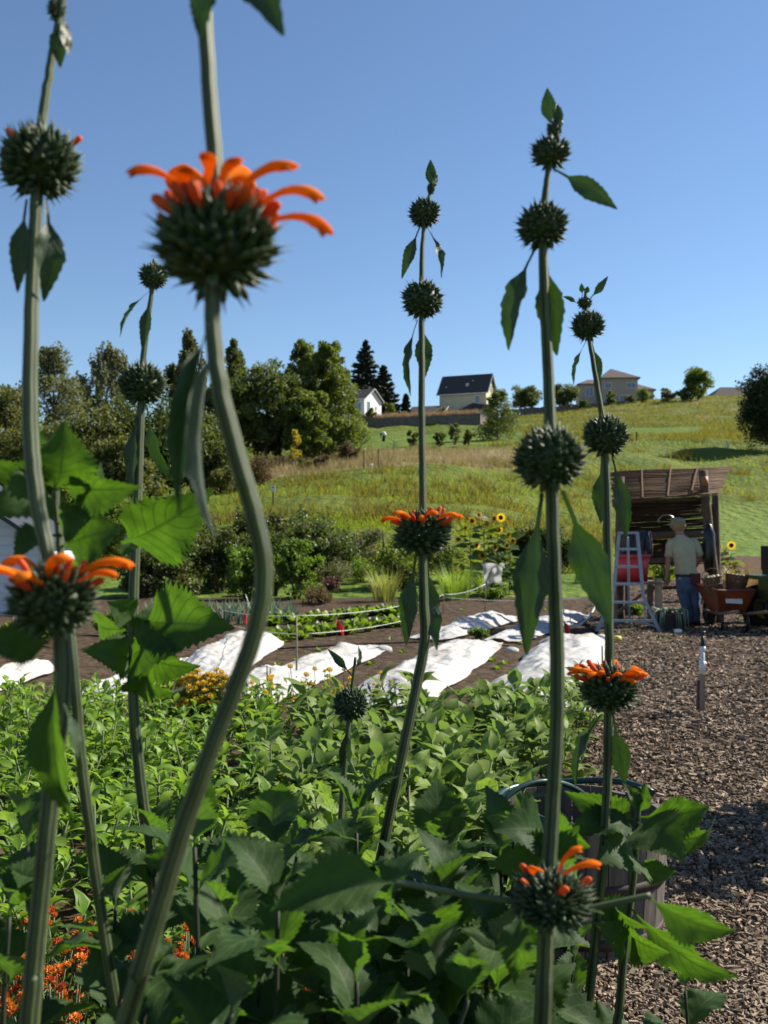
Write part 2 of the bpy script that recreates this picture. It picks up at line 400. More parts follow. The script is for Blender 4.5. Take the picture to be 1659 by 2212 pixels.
x = WALL_A[0]+t_*dxw-sd*dyw/Lw; d = WALL_A[1]+t_*dyw+sd*dxw/Lw
v, f = blades(x, d, .9, .05, .35)
tag(link(bpy.data.objects.new('wall_top_grass', np_mesh('wall_top_grass', v, f, M_leaf('rust_blade', (.25, .13, .06), (.42, .30, .14), trans=.25, tcol=(.5, .35, .2), rough=.8)))), 'rusty dry grass along the top of the retaining wall', 'grass', kind='stuff')

cx_, cd_ = field(260, 480, 1720, 40, 128, lambda x, d, px: (masks(x, d)[1] < .5))
x = np.repeat(cx_, 60)+rng.normal(size=len(cx_)*60)*.45; d = np.repeat(cd_, 60)+rng.normal(size=len(cd_)*60)*.6
v, f = blades(x, d, .55, .03, .5)
tag(link(bpy.data.objects.new('tall_weeds', np_mesh('tall_weeds', v, f, M_leaf('weed_blade', (.06, .085, .02), (.20, .18, .06), trans=.3, rough=.8, spec=.1, patch=((.13, .14, .04), .12))))), 'scattered taller darker weeds and dry tufts on the slope', 'weeds', kind='stuff')

# ------------------------------------------------------------------ retaining walls
def M_block():
    m, t, b, o = nt('retaining_block'); b.inputs['Roughness'].default_value = .95
    br = t.nodes.new('ShaderNodeTexBrick'); br.inputs['Scale'].default_value = 1.0
    br.inputs['Color1'].default_value = (.19, .16, .15, 1); br.inputs['Color2'].default_value = (.11, .095, .09, 1); br.inputs['Mortar'].default_value = (.04, .035, .03, 1)
    br.inputs['Brick Width'].default_value = .45; br.inputs['Row Height'].default_value = .2; br.inputs['Mortar Size'].default_value = .02
    tc = t.nodes.new('ShaderNodeTexCoord'); sx = t.nodes.new('ShaderNodeSeparateXYZ'); cx = t.nodes.new('ShaderNodeCombineXYZ')
    t.links.new(tc.outputs['Object'], sx.inputs[0]); t.links.new(sx.outputs[0], cx.inputs[0]); t.links.new(sx.outputs[2], cx.inputs[1])
    t.links.new(cx.outputs[0], br.inputs['Vector']); t.links.new(br.outputs[0], b.inputs['Base Color'])
    bp = t.nodes.new('ShaderNodeBump'); bp.inputs['Strength'].default_value = .8; bp.inputs['Distance'].default_value = .05; bp.invert = True
    t.links.new(br.outputs['Fac'], bp.inputs['Height']); t.links.new(bp.outputs[0], b.inputs['Normal'])
    return m
m_block = M_block()
def retaining(name, label, a, b, top_a, top_b, h, th=.6):
    a, b = Vector((a[0], a[1], 0)), Vector((b[0], b[1], 0)); d = b-a; L = d.length; ang = math.atan2(d.y, d.x)
    t = thing(name, label, 'wall', (a.x, a.y, top_a-h), ang)
    n = 24; mb = MB(); cap = MB()
    dz = top_b-top_a
    for i in range(n):
        x0, x1 = L*i/n, L*(i+1)/n; z0 = round((dz*i/n)/.2)*.2
        mb.box(((x0+x1)/2, th/2, z0+h/2-1), (x1-x0+.002, th, h+2), m=0)
        cap.box(((x0+x1)/2, th/2-.03, z0+h+.06), (x1-x0-.02, th+.1, .12))
    mb.build('block_courses', m_block, t, WM[t.name].copy()); cap.build('cap_stones', M('cap_stone', (.2, .17, .15)), t, WM[t.name].copy())
    return t
retaining('retaining_wall', 'long dark block retaining wall below the yellow house', WALL_A, WALL_B, walltop(0), walltop(1), 2.2)
b2 = (WALL_B[0]+1.6, WALL_B[1]+6)
retaining('retaining_wall', 'short sunlit return end of the long retaining wall beside a tree', (WALL_B[0]+.05, WALL_B[1]-.1), b2, 20.4, 20.6, 2.4)
p0, p1 = hill(1085, 178), hill(1375, 190)
retaining('retaining_wall', 'low dark retaining wall below the beige hip roofed house', (p0.x, p0.y), (p1.x, p1.y), P(1085, 886, 178).z, P(1375, 866, 190).z, 1.6)

# ------------------------------------------------------------------ houses
m_glass = M('window_glass', (.10, .16, .24), (.16, .22, .30), 2, .12, spec=.8)
m_trim = M('white_trim', (.72, .72, .70), (.6, .6, .58), 4, .5)
def shingle(name, c): return M(name, c, tuple(x*.6 for x in c), 3.5, .9, .4, vec_scale=(1, 1, 6), dist=.03)
def window(parent, W, cx, cz, w, h, y, mull=1):
    """W: matrix of the wall plane: x along the wall, -y outward, z up"""
    fr = MB(); t = .09
    for s in (-1, 1): fr.box((cx+s*(w/2-t/2), y-.03, cz), (t, .1, h)); fr.box((cx, y-.03, cz+s*(h/2-t/2)), (w-2*t, .1, t))
    for i in range(mull): fr.box((cx-w/2+w*(i+1)/(mull+1), y-.02, cz), (.05, .06, h-2*t))
    f = fr.build('window', m_trim, parent, W.copy())
    pane = MB().box((cx, y-.015, cz), (w-2*t+.01, .03, h-2*t+.01)); pane.build('pane', m_glass, f, W.copy())
def gable_house(name, label, loc, rz, L, Wd, hw, hr, wall, roof, wins=(), over=.4, drop=4):
    t = thing(name, label, 'house', loc, rz); W = WM[t.name].copy()
    w = MB(); a, b = L/2, Wd/2
    w.add([(-a, -b, -drop), (a, -b, -drop), (a, b, -drop), (-a, b, -drop), (-a, -b, hw), (a, -b, hw), (a, b, hw), (-a, b, hw), (-a, 0, hw+hr), (a, 0, hw+hr)],
          [(0, 1, 5, 4), (1, 2, 6, 9, 5), (2, 3, 7, 6), (3, 0, 4, 8, 7)])
    w.build('wall', wall, t, W)
    rf = MB(); th = .18; sl = hr/b
    for s in (-1, 1):
        y0, z0 = s*(b+over), hw-over*sl
        pts = [(-a-over, y0, z0), (a+over, y0, z0), (a+over, 0, hw+hr), (-a-over, 0, hw+hr)]
        rf.add([(p[0], p[1], p[2]+.02) for p in pts]+[(p[0], p[1], p[2]+th) for p in pts],
               [(0, 1, 2, 3), (7, 6, 5, 4), (0, 4, 5, 1), (1, 5, 6, 2), (3, 7, 4, 0)])
    r = rf.build('roof', roof, t, W)
    bb = MB()
    for e in (-1, 1):
        for s in (-1, 1):
            bb.bar((e*(a+over+.04), s*(b+over), hw-over*sl+.06), (e*(a+over+.04), 0, hw+hr+.06), .06, .26, up=(1, 0, 0))
    for s in (-1, 1): bb.box((0, s*(b+over+.03), hw-over*sl+.08), (L+2*over, .06, .2))
    bb.build('fascia', m_trim, t, W)
    G90 = W @ TR_((a, 0, 0)) @ Matrix.Rotation(R(90), 4, 'Z')
    for face, cx, cz, ww, hh, mu in wins:
        window(t, W if face == 'f' else G90, cx, cz, ww, hh, -b-.005 if face == 'f' else -.005, mu)
    return t, r, W
yel = M('yellow_siding', (.62, .56, .38), (.56, .50, .33), 2, .7)
c = P(1010, 880, 186)
t, rf, W = gable_house('two_storey_house', 'pale yellow two storey house with a long dark roof', (c.x, 186, c.z-2.5), R(-22), 9.4, 6.6, 5.0, 3.7, yel, shingle('charcoal_shingle', (.085, .075, .075)),
    [('f', 3.0, 3.5, .95, 1.5, 0), ('f', -2.6, .6, 1.0, 1.3, 1), ('r', 0, 3.6, 1.2, 1.5, 1), ('r', .1, 6.1, .7, .9, 0)])
m_galv = M('galvanised', (.45, .45, .46), rough=.4, metal=.5)
for c_v, s_v in (((.6, -2.1, 6.55), (.5, .45, .7)), ((-3.6, -2.3, 6.2), (.22, .22, .5)), ((1.5, -1.2, 7.4), (.24, .24, .45))): MB().box(c_v, s_v).build('roof_vent', m_galv, rf, W)
lr = MB(); lr.add([(.0, -6.2, 1.2), (7.0, -6.0, 1.6), (7.0, -3.31, 2.35), (3.2, -3.31, 2.6), (2.6, -5.0, 2.65), (.0, -3.31, 1.5), (.0, -6.2, 1.05), (7.0, -6.0, 1.45)], [(0, 1, 2, 3, 4), (0, 4, 3, 5), (6, 7, 1, 0)])
lr.build('porch_roof', shingle('porch_shingle', (.07, .06, .06)), t, W)
lw = MB(); lw.box((3.5, -4.6, -1.6), (6.8, 2.5, 5.2)); lw.build('porch_wall', yel, t, W)
c = P(930, 889, 182)
gable_house('garage_wing', 'low dark roofed building left of the yellow house', (c.x, 182, c.z-2.2), R(-20), 6.5, 5.5, 1.6, 1.5, M('grey_siding', (.22, .20, .19)), shingle('garage_shingle', (.10, .085, .075)))
c = P(783, 892, 156)
gable_house('gable_house', 'small white house half hidden behind the tall leafy trees', (c.x-1.2, 157, c.z-.6), R(-33), 7.0, 5.0, 2.6, 1.75, M('white_siding', (.80, .81, .80), (.74, .75, .75), 3, .6), shingle('brown_shingle', (.11, .095, .085)),
    [('f', 2.3, 1.3, 1.2, 1.5, 1), ('f', .6, 1.3, 1.2, 1.5, 1), ('r', -1.3, 1.5, .8, 1.5, 0), ('r', .9, 1.3, .45, .7, 0)], over=.3)

def hip_house(name, label, loc, rz, blocks, wall, roof, wins):
    t = thing(name, label, 'house', loc, rz); W = WM[t.name].copy()
    w = MB(); rf = MB(); tr = MB()
    for (x0, x1, y0, y1, hw, hr, rx0, rx1) in blocks:
        w.box(((x0+x1)/2, (y0+y1)/2, (hw-4)/2), (x1-x0, y1-y0, hw+4)); o = .45; ym = (y0+y1)/2
        e = [(x0-o, y0-o, hw+.01), (x1+o, y0-o, hw+.01), (x1+o, y1+o, hw+.01), (x0-o, y1+o, hw+.01), (rx0, ym, hw+hr), (rx1, ym, hw+hr)]
        rf.add(e, [(0, 1, 5, 4), (1, 2, 5), (2, 3, 4, 5), (3, 0, 4), (3, 2, 1, 0)])
        for a, b in ((0, 1), (1, 2), (0, 3)):
            tr.bar(Vector(e[a])-Vector((0, 0, .12)), Vector(e[b])-Vector((0, 0, .12)), .08, .2)
    w.build('wall', wall, t, W); rf.build('roof', roof, t, W); tr.build('gutter', M('gutter', (.30, .24, .19)), t, W)
    for (cx, cz, ww, hh, mu, y) in wins: window(t, W, cx, cz, ww, hh, y-.005, mu)
    return t
c = P(1335, 881, 194)
beige = M('beige_siding', (.46, .39, .32), (.42, .35, .29), 2, .75)
hip_house('hip_roof_house', 'large beige house with hipped brown roof on the crest', (c.x, 194, c.z-.4), R(-4),
    [(-3.3, 4.0, 0, 8, 6.6, 2.5, -.9, -.6), (-7.6, -3.31, 1.2, 7, 5.6, 1.3, -5.5, -3.5), (4.01, 7.6, 2.0, 8, 4.4, 1.7, 4.1, 4.6)],
    beige, shingle('brown_hip_shingle', (.15, .115, .10)),
    [(1.6, 1.6, 2.6, 2.9, 1, 0), (2.7, 5.0, 1.9, 1.2, 1, 0), (-2.0, 5.0, 1.5, 1.2, 0, 0), (-5.6, 3.9, 1.6, 1.9, 1, 1.2), (-5.6, 1.0, 1.4, 1.4, 1, 1.2), (-2.0, 1.4, 1.6, 1.6, 1, 0), (5.6, 1.4, 1.2, 1.6, 0, 2.0)])
c = P(1640, 857, 200)
hip_house('hip_roof_house', 'dark roofed house just over the crest at the right', (c.x-.5, 204, c.z-2.6), R(3), [(-8, 8, 0, 9, 2.9, 3.0, -4.5, 4)], M('tan_siding', (.3, .24, .2)), shingle('dark_hip_shingle', (.05, .043, .043)), [(-4.5, 1.5, 1.4, 1.4, 1, 0)])
# ------------------------------------------------------------------ trees and bushes
m_bark = M('bark', (.07, .052, .04), (.13, .10, .08), 6, .9, .6, dist=.03)
m_birch_bark = M('birch_bark', (.30, .28, .25), (.10, .09, .08), 5, .8)
L_dark = M_leaf('leaf_dark', (.05, .085, .02), (.11, .155, .036), trans=.3, rough=.55, patch=((.05, .065, .02), .5))
L_mid = M_leaf('leaf_mid', (.06, .11, .02), (.14, .20, .04), trans=.35, rough=.5, patch=((.07, .10, .02), .6))
L_olive = M_leaf('leaf_olive', (.07, .095, .024), (.15, .17, .05), trans=.3, rough=.6, patch=((.08, .095, .03), .5))
L_yel = M_leaf('leaf_yellow_green', (.075, .125, .014), (.16, .21, .03), trans=.4, rough=.5)
L_fir = M_leaf('fir_needles', (.010, .022, .012), (.03, .05, .022), trans=.1, rough=.6, tcol=(.03, .05, .01))
L_grey = M_leaf('leaf_grey_green', (.075, .095, .048), (.16, .18, .095), trans=.3, rough=.6)
L_brown = M_leaf('leaf_brown', (.075, .055, .03), (.15, .11, .065), trans=.25, rough=.7)
L_berry = M_leaf('leaf_berry', (.030, .055, .016), (.08, .13, .035), trans=.35, rough=.45, patch=((.10, .06, .035), 1.6))
L_fresh = M_leaf('leaf_fresh', (.05, .11, .015), (.12, .21, .03), trans=.4, rough=.45)
L_gold = M_leaf('leaf_gold', (.18, .17, .015), (.32, .28, .03), trans=.4)

def in_ball(n):
    d = unit(rng.normal(size=(n, 3))); return d*(rng.random((n, 1))**.45)
def clumps_to_cards(cc, cr, n_each, L, Wd, up=0.0, flat=.75):
    p = []
    for c, r in zip(cc, cr):
        p.append(np.array(c)+in_ball(n_each)*np.array([r, r, r*flat]))
    p = np.concatenate(p); return cards(p, L, Wd, up=up)
def ell_clumps(c, rx, ry, rz, k, r0, r1, hollow=.45, zbias=0):
    d = unit(rng.normal(size=(k, 3))); t = hollow+(1-hollow)*rng.random((k, 1))**.6
    d = d*t*np.array([rx, ry, rz])*(.68+.56*rng.random((k, 1)))
    return np.array(c)+d, r0+(r1-r0)*rng.random(k)
def trunk_limbs(base, top, r, limbs, mat, parent, wob=.04, name='trunk'):
    mb = MB(); n = 8; h = (top-base).length
    pts = [base.lerp(top, i/n)+Vector((random.gauss(0, wob), random.gauss(0, wob), 0))*h*.25*(i > 0) for i in range(n+1)]
    mb.tube(pts, [r*(1.25 if i == 0 else 1)*(1-.85*i/n) for i in range(n+1)], 8)
    for (t, tgt) in limbs:
        i = min(int(t*n), n-1); a = pts[i].lerp(pts[i+1], t*n-i); b = Vector(tgt); rr = r*(1-.85*t)*.55
        mid = a.lerp(b, .5)+Vector((0, 0, (b-a).length*.12))
        mb.tube([a, mid, b], [rr, rr*.7, rr*.25], 6)
    return mb.build(name, mat, parent)
def tree(name, label, px, D, ytop, wpx, leaf, kind='round', cb=.25, n=60, per=130, leafsz=.3, bark=None, rt=None, ybase=None, group=None, cat='tree', x_off=0, clump=.2):
    base = hill(px, D)
    if ybase is not None: base.z = min(base.z, P(px, ybase, D).z)
    top = P(px+x_off, ytop, D); h = top.z-base.z; rw = wpx*D/F/2
    t = thing(name, label, cat, base, 0, group)
    c = np.array([base.x+x_off*D/F*.5, D, base.z+h*(cb+(1-cb)/2)]); rz = h*(1-cb)/2
    if kind == 'round':
        cc, cr = ell_clumps(c, rw*.82, rw*.82, rz*.86, n, rw*clump*.8, rw*clump*1.6)
        v, f = clumps_to_cards(cc, cr, per, leafsz, leafsz*.5)
    elif kind == 'tall':      # narrower towards the top, ragged
        k = rng.random(n); z = base.z+h*(cb+(1-cb)*k); w = rw*(1-.75*k**1.6)
        a = rng.random(n)*6.283; rr = w*np.sqrt(rng.random(n))
        cc = np.stack([c[0]+np.cos(a)*rr+x_off*D/F*k*.5, c[1]+np.sin(a)*rr, z], 1); cr = rw*clump*(1.3-.7*k)*(.7+.7*rng.random(n))
        v, f = clumps_to_cards(cc, cr, per, leafsz, leafsz*.45, up=.3, flat=1.1)
    elif kind == 'birch':     # hanging strands
        k = rng.random(n); z = base.z+h*(cb+(1-cb)*k); w = rw*np.sin(np.pi*np.clip(.12+.86*k, 0, 1))**.7
        a = rng.random(n)*6.283; rr = w*(.3+.7*rng.random(n)); pp = []
        cc = np.stack([c[0]+np.cos(a)*rr, c[1]+np.sin(a)*rr, z], 1)
        for q in cc:
            for s in range(5):
                m = per//5; ln = h*.05*(1+2*random.random()); o = q+rng.normal(size=3)*rw*.10
                pp.append(o+np.stack([rng.normal(size=m)*.06*rw*.4, rng.normal(size=m)*.06*rw*.4, -ln*rng.random(m)], 1))
        pp = np.concatenate(pp); v, f = cards(pp, leafsz, leafsz*.5, up=-1.2)
    elif kind == 'fir':
        pp = []; dd = []
        nb = n
        for i in range(nb):
            k = (i+.5)/nb; z = base.z+h*(cb+(1-cb)*k); a = i*2.4+random.random(); ln = rw*(1-k)**.85*(.65+.55*random.random())+.15
            m = max(8, int(per*(1-k*.7))); s = rng.random(m)**.7
            dr = np.array([math.cos(a), math.sin(a), -.12-.12*random.random()])
            q = np.array([base.x+x_off*D/F*k, D, z])+dr*ln*s[:, None]
            q[:, 2] += ln*.22*s**2; wd = (.12+.2*(1-s))*ln*.55
            q += np.stack([rng.normal(size=m)*wd, rng.normal(size=m)*wd, -np.abs(rng.normal(size=m))*wd*.55], 1)
            pp.append(q); dd.append(np.repeat(dr[None], m, 0)+rng.normal(size=(m, 3))*.5)
        v, f = cards(np.concatenate(pp), leafsz, leafsz*.4, dirs=np.concatenate(dd))
        cc = None
    W = WM[t.name]; lv = v-np.array(W.translation)
    limbs = []
    if cc is not None:
        for q in cc[rng.permutation(len(cc))[:12]]:
            tt = min(max((q[2]-base.z)/h*.7, cb*.6), .9); limbs.append((tt, q))
    trunk_limbs(base-Vector((0, 0, .3)), Vector((c[0], D, base.z+h*.93)), rt or max(.12, h*.018), limbs, bark or m_bark, t, .03)
    link(bpy.data.objects.new('crown', np_mesh('crown', lv, f, leaf)), t, W.copy())
    return t
def bush(name, label, base, rx, ry, h, leaf, n=26, per=110, leafsz=.2, up=.2, cat='shrub', group=None, clump=.3, stems=5, flat=.8, asp=.5):
    base = Vector(base); t = thing(name, label, cat, base, 0, group); W = WM[t.name].copy()
    cc, cr = ell_clumps((0, 0, h*.5), rx*.8, ry*.8, h*.42, n, min(rx, h)*clump*.7, min(rx, h)*clump*1.3, .3)
    cc[:, 2] = np.maximum(cc[:, 2], cr*.6)
    v, f = clumps_to_cards(cc, cr, per, leafsz, leafsz*asp, up=up, flat=flat)
    v[:, 2] = np.maximum(v[:, 2], .01)
    link(bpy.data.objects.new('foliage', np_mesh('foliage', v, f, leaf)), t, W)
    mb = MB()
    for q in cc[:stems]: mb.tube([(q[0]*.15, q[1]*.15, -.05), (q[0]*.5, q[1]*.5, q[2]*.6), tuple(q)], [h*.02+.004, h*.014+.003, .003], 5)
    mb.build('stems', m_bark, t, W)
    return t

tree('leafy_tree', 'dark olive tree at the far left edge of the photograph', -15, 66, 795, 210, L_olive, cb=.05, n=130, per=130, leafsz=.30, clump=.2)
tree('airy_tree', 'airy grey green tree rising right of the leftmost flower stem', 122, 82, 757, 175, L_grey, 'tall', cb=.15, n=110, per=110, leafsz=.34, x_off=-14, clump=.26)
tree('weeping_birch', 'broad birch with hanging grey green twigs at the left skyline', 228, 98, 748, 150, L_grey, 'birch', cb=.2, n=120, per=120, leafsz=.34, bark=m_birch_bark)
tree('weeping_birch', 'small dark birch top left of the tall drooping flower leaf', 375, 104, 786, 90, L_dark, 'birch', cb=.2, n=110, per=110, leafsz=.36, bark=m_birch_bark)
tree('weeping_birch', 'tall slender birch top just left of the thickest flower stem', 408, 100, 708, 74, L_grey, 'birch', cb=.15, n=120, per=110, leafsz=.36, bark=m_birch_bark)
tree('slender_tree', 'slim tree top just right of the thickest flower stem', 506, 98, 738, 80, L_dark, 'tall', cb=.15, n=80, per=120, leafsz=.34, clump=.34)
tree('leafy_tree', 'broad dark green tree in the middle of the wood', 575, 84, 775, 235, L_dark, cb=.06, n=230, per=120, leafsz=.34, clump=.13)
tree('leafy_tree', 'dark tree filling the gap behind the thickest stem', 480, 90, 805, 150, L_dark, cb=.05, n=120, per=140, leafsz=.34)
tree('poplar_tree', 'pointed light green tree top behind the middle of the wood', 652, 94, 740, 130, L_mid, 'tall', cb=.1, n=150, per=100, leafsz=.33, clump=.18)
tree('poplar_tree', 'tall bright green tree at the right end of the wood', 706, 86, 748, 175, L_mid, 'tall', cb=.06, n=240, per=120, leafsz=.31, clump=.17)
tree('leafy_tree', 'rounded bushy tree low in front of the tall bright one', 662, 82, 830, 150, L_mid, cb=.06, n=160, per=100, leafsz=.30, clump=.15)
tree('young_tree', 'thin yellow green young tree before the wood', 637, 76, 925, 26, L_gold, 'tall', cb=.25, n=22, per=36, leafsz=.2, rt=.06, clump=.5, bark=m_birch_bark)
for (px, D, yt, wp, lf, lab) in [(45, 60, 885, 250, L_olive, 'olive shrub mass below the far left trees'), (185, 60, 862, 240, L_olive, 'dull olive thicket below the weeping birch'),
        (315, 62, 850, 240, L_dark, 'dark thicket behind the second flower stem'), (262, 54, 930, 150, L_olive, 'rounded pale olive shrub low in the left thicket'), (430, 64, 868, 190, L_dark, 'dark thicket right of the drooping flower leaf'), (120, 52, 960, 160, L_mid, 'green shrub low in the left thicket')]:
    b = hill(px, D); h = P(px, yt, D).z-b.z
    bush('thicket_shrub', lab, b-Vector((0, 0, .2)), wp*D/F*.55, 2.5, h, lf, 90, 170, .28, 0, clump=.3)
b = hill(545, 64); bush('bramble', 'reddish brown bramble at the foot of the wood', b, 2.0, 1.6, 2.1, L_brown, 34, 130, .16, .3)
b = hill(478, 62); bush('bramble', 'green and tan bramble below the thickest stem', b, 1.6, 1.4, 1.9, L_olive, 26, 120, .17, .3)
b = hill(752, 80); bush('round_shrub', 'round brown broom shrub in the dry grass', b, 1.05, 1.0, 1.6, L_brown, 30, 130, .16, 1.2)
for px, D, w, h, lf, lab in [(655, 74, .7, 1.0, L_olive, 'small wispy shrub left in the dry grass'), (695, 74, .9, 1.1, L_brown, 'low brown shrub beside the wispy one in dry grass'),
        (895, 98, .7, 2.4, L_dark, 'upright dark shrub beside the middle flower stem'), (950, 100, .7, 2.0, L_dark, 'left shrub of the small dark group on the lawn edge'),
        (983, 104, 1.0, 3.0, L_dark, 'tallest shrub of the small dark group on the lawn edge'), (1012, 101, .8, 2.1, L_dark, 'right shrub of the small dark group on the lawn edge')]:
    b = hill(px, D); bush('wild_shrub', lab, b, w, w, h, lf, 18, 90, .2, 1.0)
tree('hill_tree', 'small dark green tree standing alone before the yellow house', 1076, 113, 848, 92, L_dark, 'tall', cb=.06, n=60, per=120, leafsz=.26, clump=.34, rt=.1)
tree('round_tree', 'low round dark tree right of the yellow house', 1135, 182, 832, 72, L_dark, cb=.22, n=50, per=120, leafsz=.4, clump=.25)
tree('round_tree', 'low round tree left of the beige house', 1222, 184, 824, 66, L_dark, cb=.1, n=50, per=120, leafsz=.4, clump=.25)
tree('crest_tree', 'bright green bushy tree alone on the crest at the right', 1510, 180, 790, 68, L_mid, cb=.02, n=60, per=120, leafsz=.42, clump=.26)
b = hill(1664, 92); h = P(1640, 790, 92).z-b.z
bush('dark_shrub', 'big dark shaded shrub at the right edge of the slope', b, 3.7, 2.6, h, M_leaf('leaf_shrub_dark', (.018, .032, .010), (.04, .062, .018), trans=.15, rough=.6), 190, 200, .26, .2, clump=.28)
for px, D, yt, wp, lf, lab in [(1320, 187, 838, 26, L_mid, 'bush by the left side of the beige house door'), (1390, 187, 830, 42, L_mid, 'bush before the right wing of the beige house'), (1362, 184, 850, 22, L_olive, 'small olive bush by the beige house door'),
        (1445, 182, 835, 40, L_grey, 'thin grey bush on the crest'), (1480, 181, 830, 36, L_mid, 'bush beside the bright crest tree'),
        (1262, 183, 858, 26, L_dark, 'dark bush below the beige house windows'), (845, 168, 862, 44, L_mid, 'green bush right of the white house'),
        (800, 152, 880, 26, L_mid, 'low bush before the white house gable'), (770, 148, 882, 44, L_yel, 'yellow green bush below the white house'),
        (1060, 175, 850, 34, L_grey, 'wispy bush right of the yellow house'), (962, 176, 868, 34, L_grey, 'grey bush before the dark roofed building'), (870, 158, 888, 30, L_olive, 'low weeds on the retaining wall top')]:
    b = hill(px, D); h = P(px, yt, D).z-b.z
    bush('garden_bush', lab, b-Vector((0, 0, .15)), wp*D/F*.55, 1.2, max(h, .8), lf, 20, 90, .34, .3)
for px, yt, w, n_, lab in [(735, 750, 80, 60, 'leaning ragged fir left of the tallest one'), (790, 736, 120, 80, 'tallest dark fir behind the white house'), (828, 790, 100, 60, 'broad shorter fir right of the tallest one'), (877, 852, 30, 34, 'small pointed fir left of the yellow house')]:
    tree('fir_tree', lab, px, 176, yt, w, L_fir, 'fir', cb=.1 if w > 40 else .02, n=n_+30, per=240, leafsz=.75, x_off=(-14 if px == 735 else 0), ybase=895)

# bare sapling, staked saplings, signs and posts on the slope
m_stake = M('stake_wood', (.16, .10, .06), (.24, .16, .10), 20, .85)
b = hill(850, 92); t = thing('dead_sapling', 'bare leafless sapling on the lawn edge', 'sapling', b); mb = MB()
mb.tube([b, b+Vector((.05, 0, .9)), b+Vector((.1, 0, 1.6))], [.05, .04, .015], 6)
for s, z, l in ((-1, .7, .8), (1, .9, .9), (1, .6, .7), (-1, 1.1, .5)): mb.tube([b+Vector((.04, 0, z)), b+Vector((s*l*.6, .1, z+.25)), b+Vector((s*l*1.2, .1, z+.32))], [.025, .018, .006], 5)
mb.build('branches', m_bark, t)
t = thing('staked_sapling', 'thin staked sapling with a white guard in the dry grass', 'sapling', hill(803, 70)); bb = WM[t.name].translation
mb = MB(); mb.tube([bb, bb+Vector((.02, 0, 1.2)), bb+Vector((-.03, 0, 2.3))], [.025, .02, .008], 6); mb.build('trunk', m_bark, t)
MB().tube([bb, bb+Vector((0, 0, .5))], .05, 8).build('trunk_guard', M('guard_white', (.7, .75, .75)), t)
pp = np.array(bb)+np.stack([rng.normal(size=70)*.3, rng.normal(size=70)*.3, 1.2+1.2*rng.random(70)], 1); v, f = cards(pp-np.array(bb), .14, .07)
link(bpy.data.objects.new('leaves', np_mesh('leaves', v, f, L_fresh)), t, WM[t.name].copy())
for px, lab in ((786, 'left wooden stake beside the guarded sapling'), (817, 'right wooden stake beside the guarded sapling')):
    b = hill(px, 70); s = MB().bar(b-Vector((0, 0, .2)), b+Vector((0, 0, 1.55)), .07).build('wooden_stake', m_stake); tag(s, lab, 'stake')
b = hill(590, 50); t = thing('sign_post', 'short dark post with a small white notice in the meadow', 'sign', b)
MB().bar(b-Vector((0, 0, .1)), b+Vector((0, 0, .85)), .09).build('post', m_stake, t)
pl = MB(); pl.box(b+Vector((0, -.06, .94)), (.22, .02, .30)); plo = pl.build('notice_plate', M('sign_white', (.78, .80, .80)), t)
m_sb = M('sign_blue', (.10, .18, .35))
MB().box(b+Vector((0, -.074, 1.0)), (.12, .006, .09)).build('notice_print', m_sb, plo); MB().box(b+Vector((0, -.074, .86)), (.13, .006, .03)).build('notice_print', m_sb, plo)
b = hill(1376, 140*.72); s = MB().bar(b-Vector((0, 0, .2)), b+Vector((0, 0, 1.0)), .12).build('marker_post', m_stake); tag(s, 'dark stub post left of the mown green', 'post')
b = hill(1573, 92); s = MB().tube([b-Vector((0, 0, .1)), b+Vector((0, 0, .75))], .09, 10).build('tree_tube', M('tube_pale', (.45, .65, .62))); tag(s, 'pale blue tree tube before the big dark shrub', 'tube')
for px, lab in ((1503, 'left thin pole standing on the slope above the reed roof'), (1527, 'right thin pole standing on the slope above the reed roof')):
    b = hill(px, 70); s = MB().tube([b, b+Vector((.03, 0, 1.5))], [.03, .02], 6).build('thin_pole', m_stake); tag(s, lab, 'pole')
# bending figure on the lawn
b = hill(828, 114)
t = thing('person', 'person in a white top bending over on the far lawn', 'person', b); mb = MB()
mb.tube([b+Vector((.10, 0, 0)), b+Vector((.13, 0, .42)), b+Vector((.16, 0, .78)), b+Vector((.1, 0, .95)), b+Vector((-.12, 0, .98)), b+Vector((-.26, -.02, .9)), b+Vector((-.32, -.03, .80)), b+Vector((-.33, -.03, .72))],
        [.09, .11, .17, .2, .19, .12, .1, .06], 10)
mb.tube([b+Vector((-.08, .1, 0)), b+Vector((-.04, .1, .42)), b+Vector((.08, .05, .8))], [.08, .1, .14], 8)
mb.tube([b+Vector((-.2, -.12, .88)), b+Vector((-.3, -.12, .62)), b+Vector((-.32, -.1, .38))], [.06, .05, .035], 6)
body = mb.build('body', M('dark_clothes', (.03, .035, .04)), t)
sh = MB(); sh.tube([b+Vector((.2, 0, .68)), b+Vector((.17, 0, .82)), b+Vector((.1, 0, .97)), b+Vector((-.12, 0, 1.0)), b+Vector((-.24, 0, .93))], [.2, .215, .225, .21, .13], 12); sh.build('shirt', M('white_shirt', (.75, .76, .74)), t)
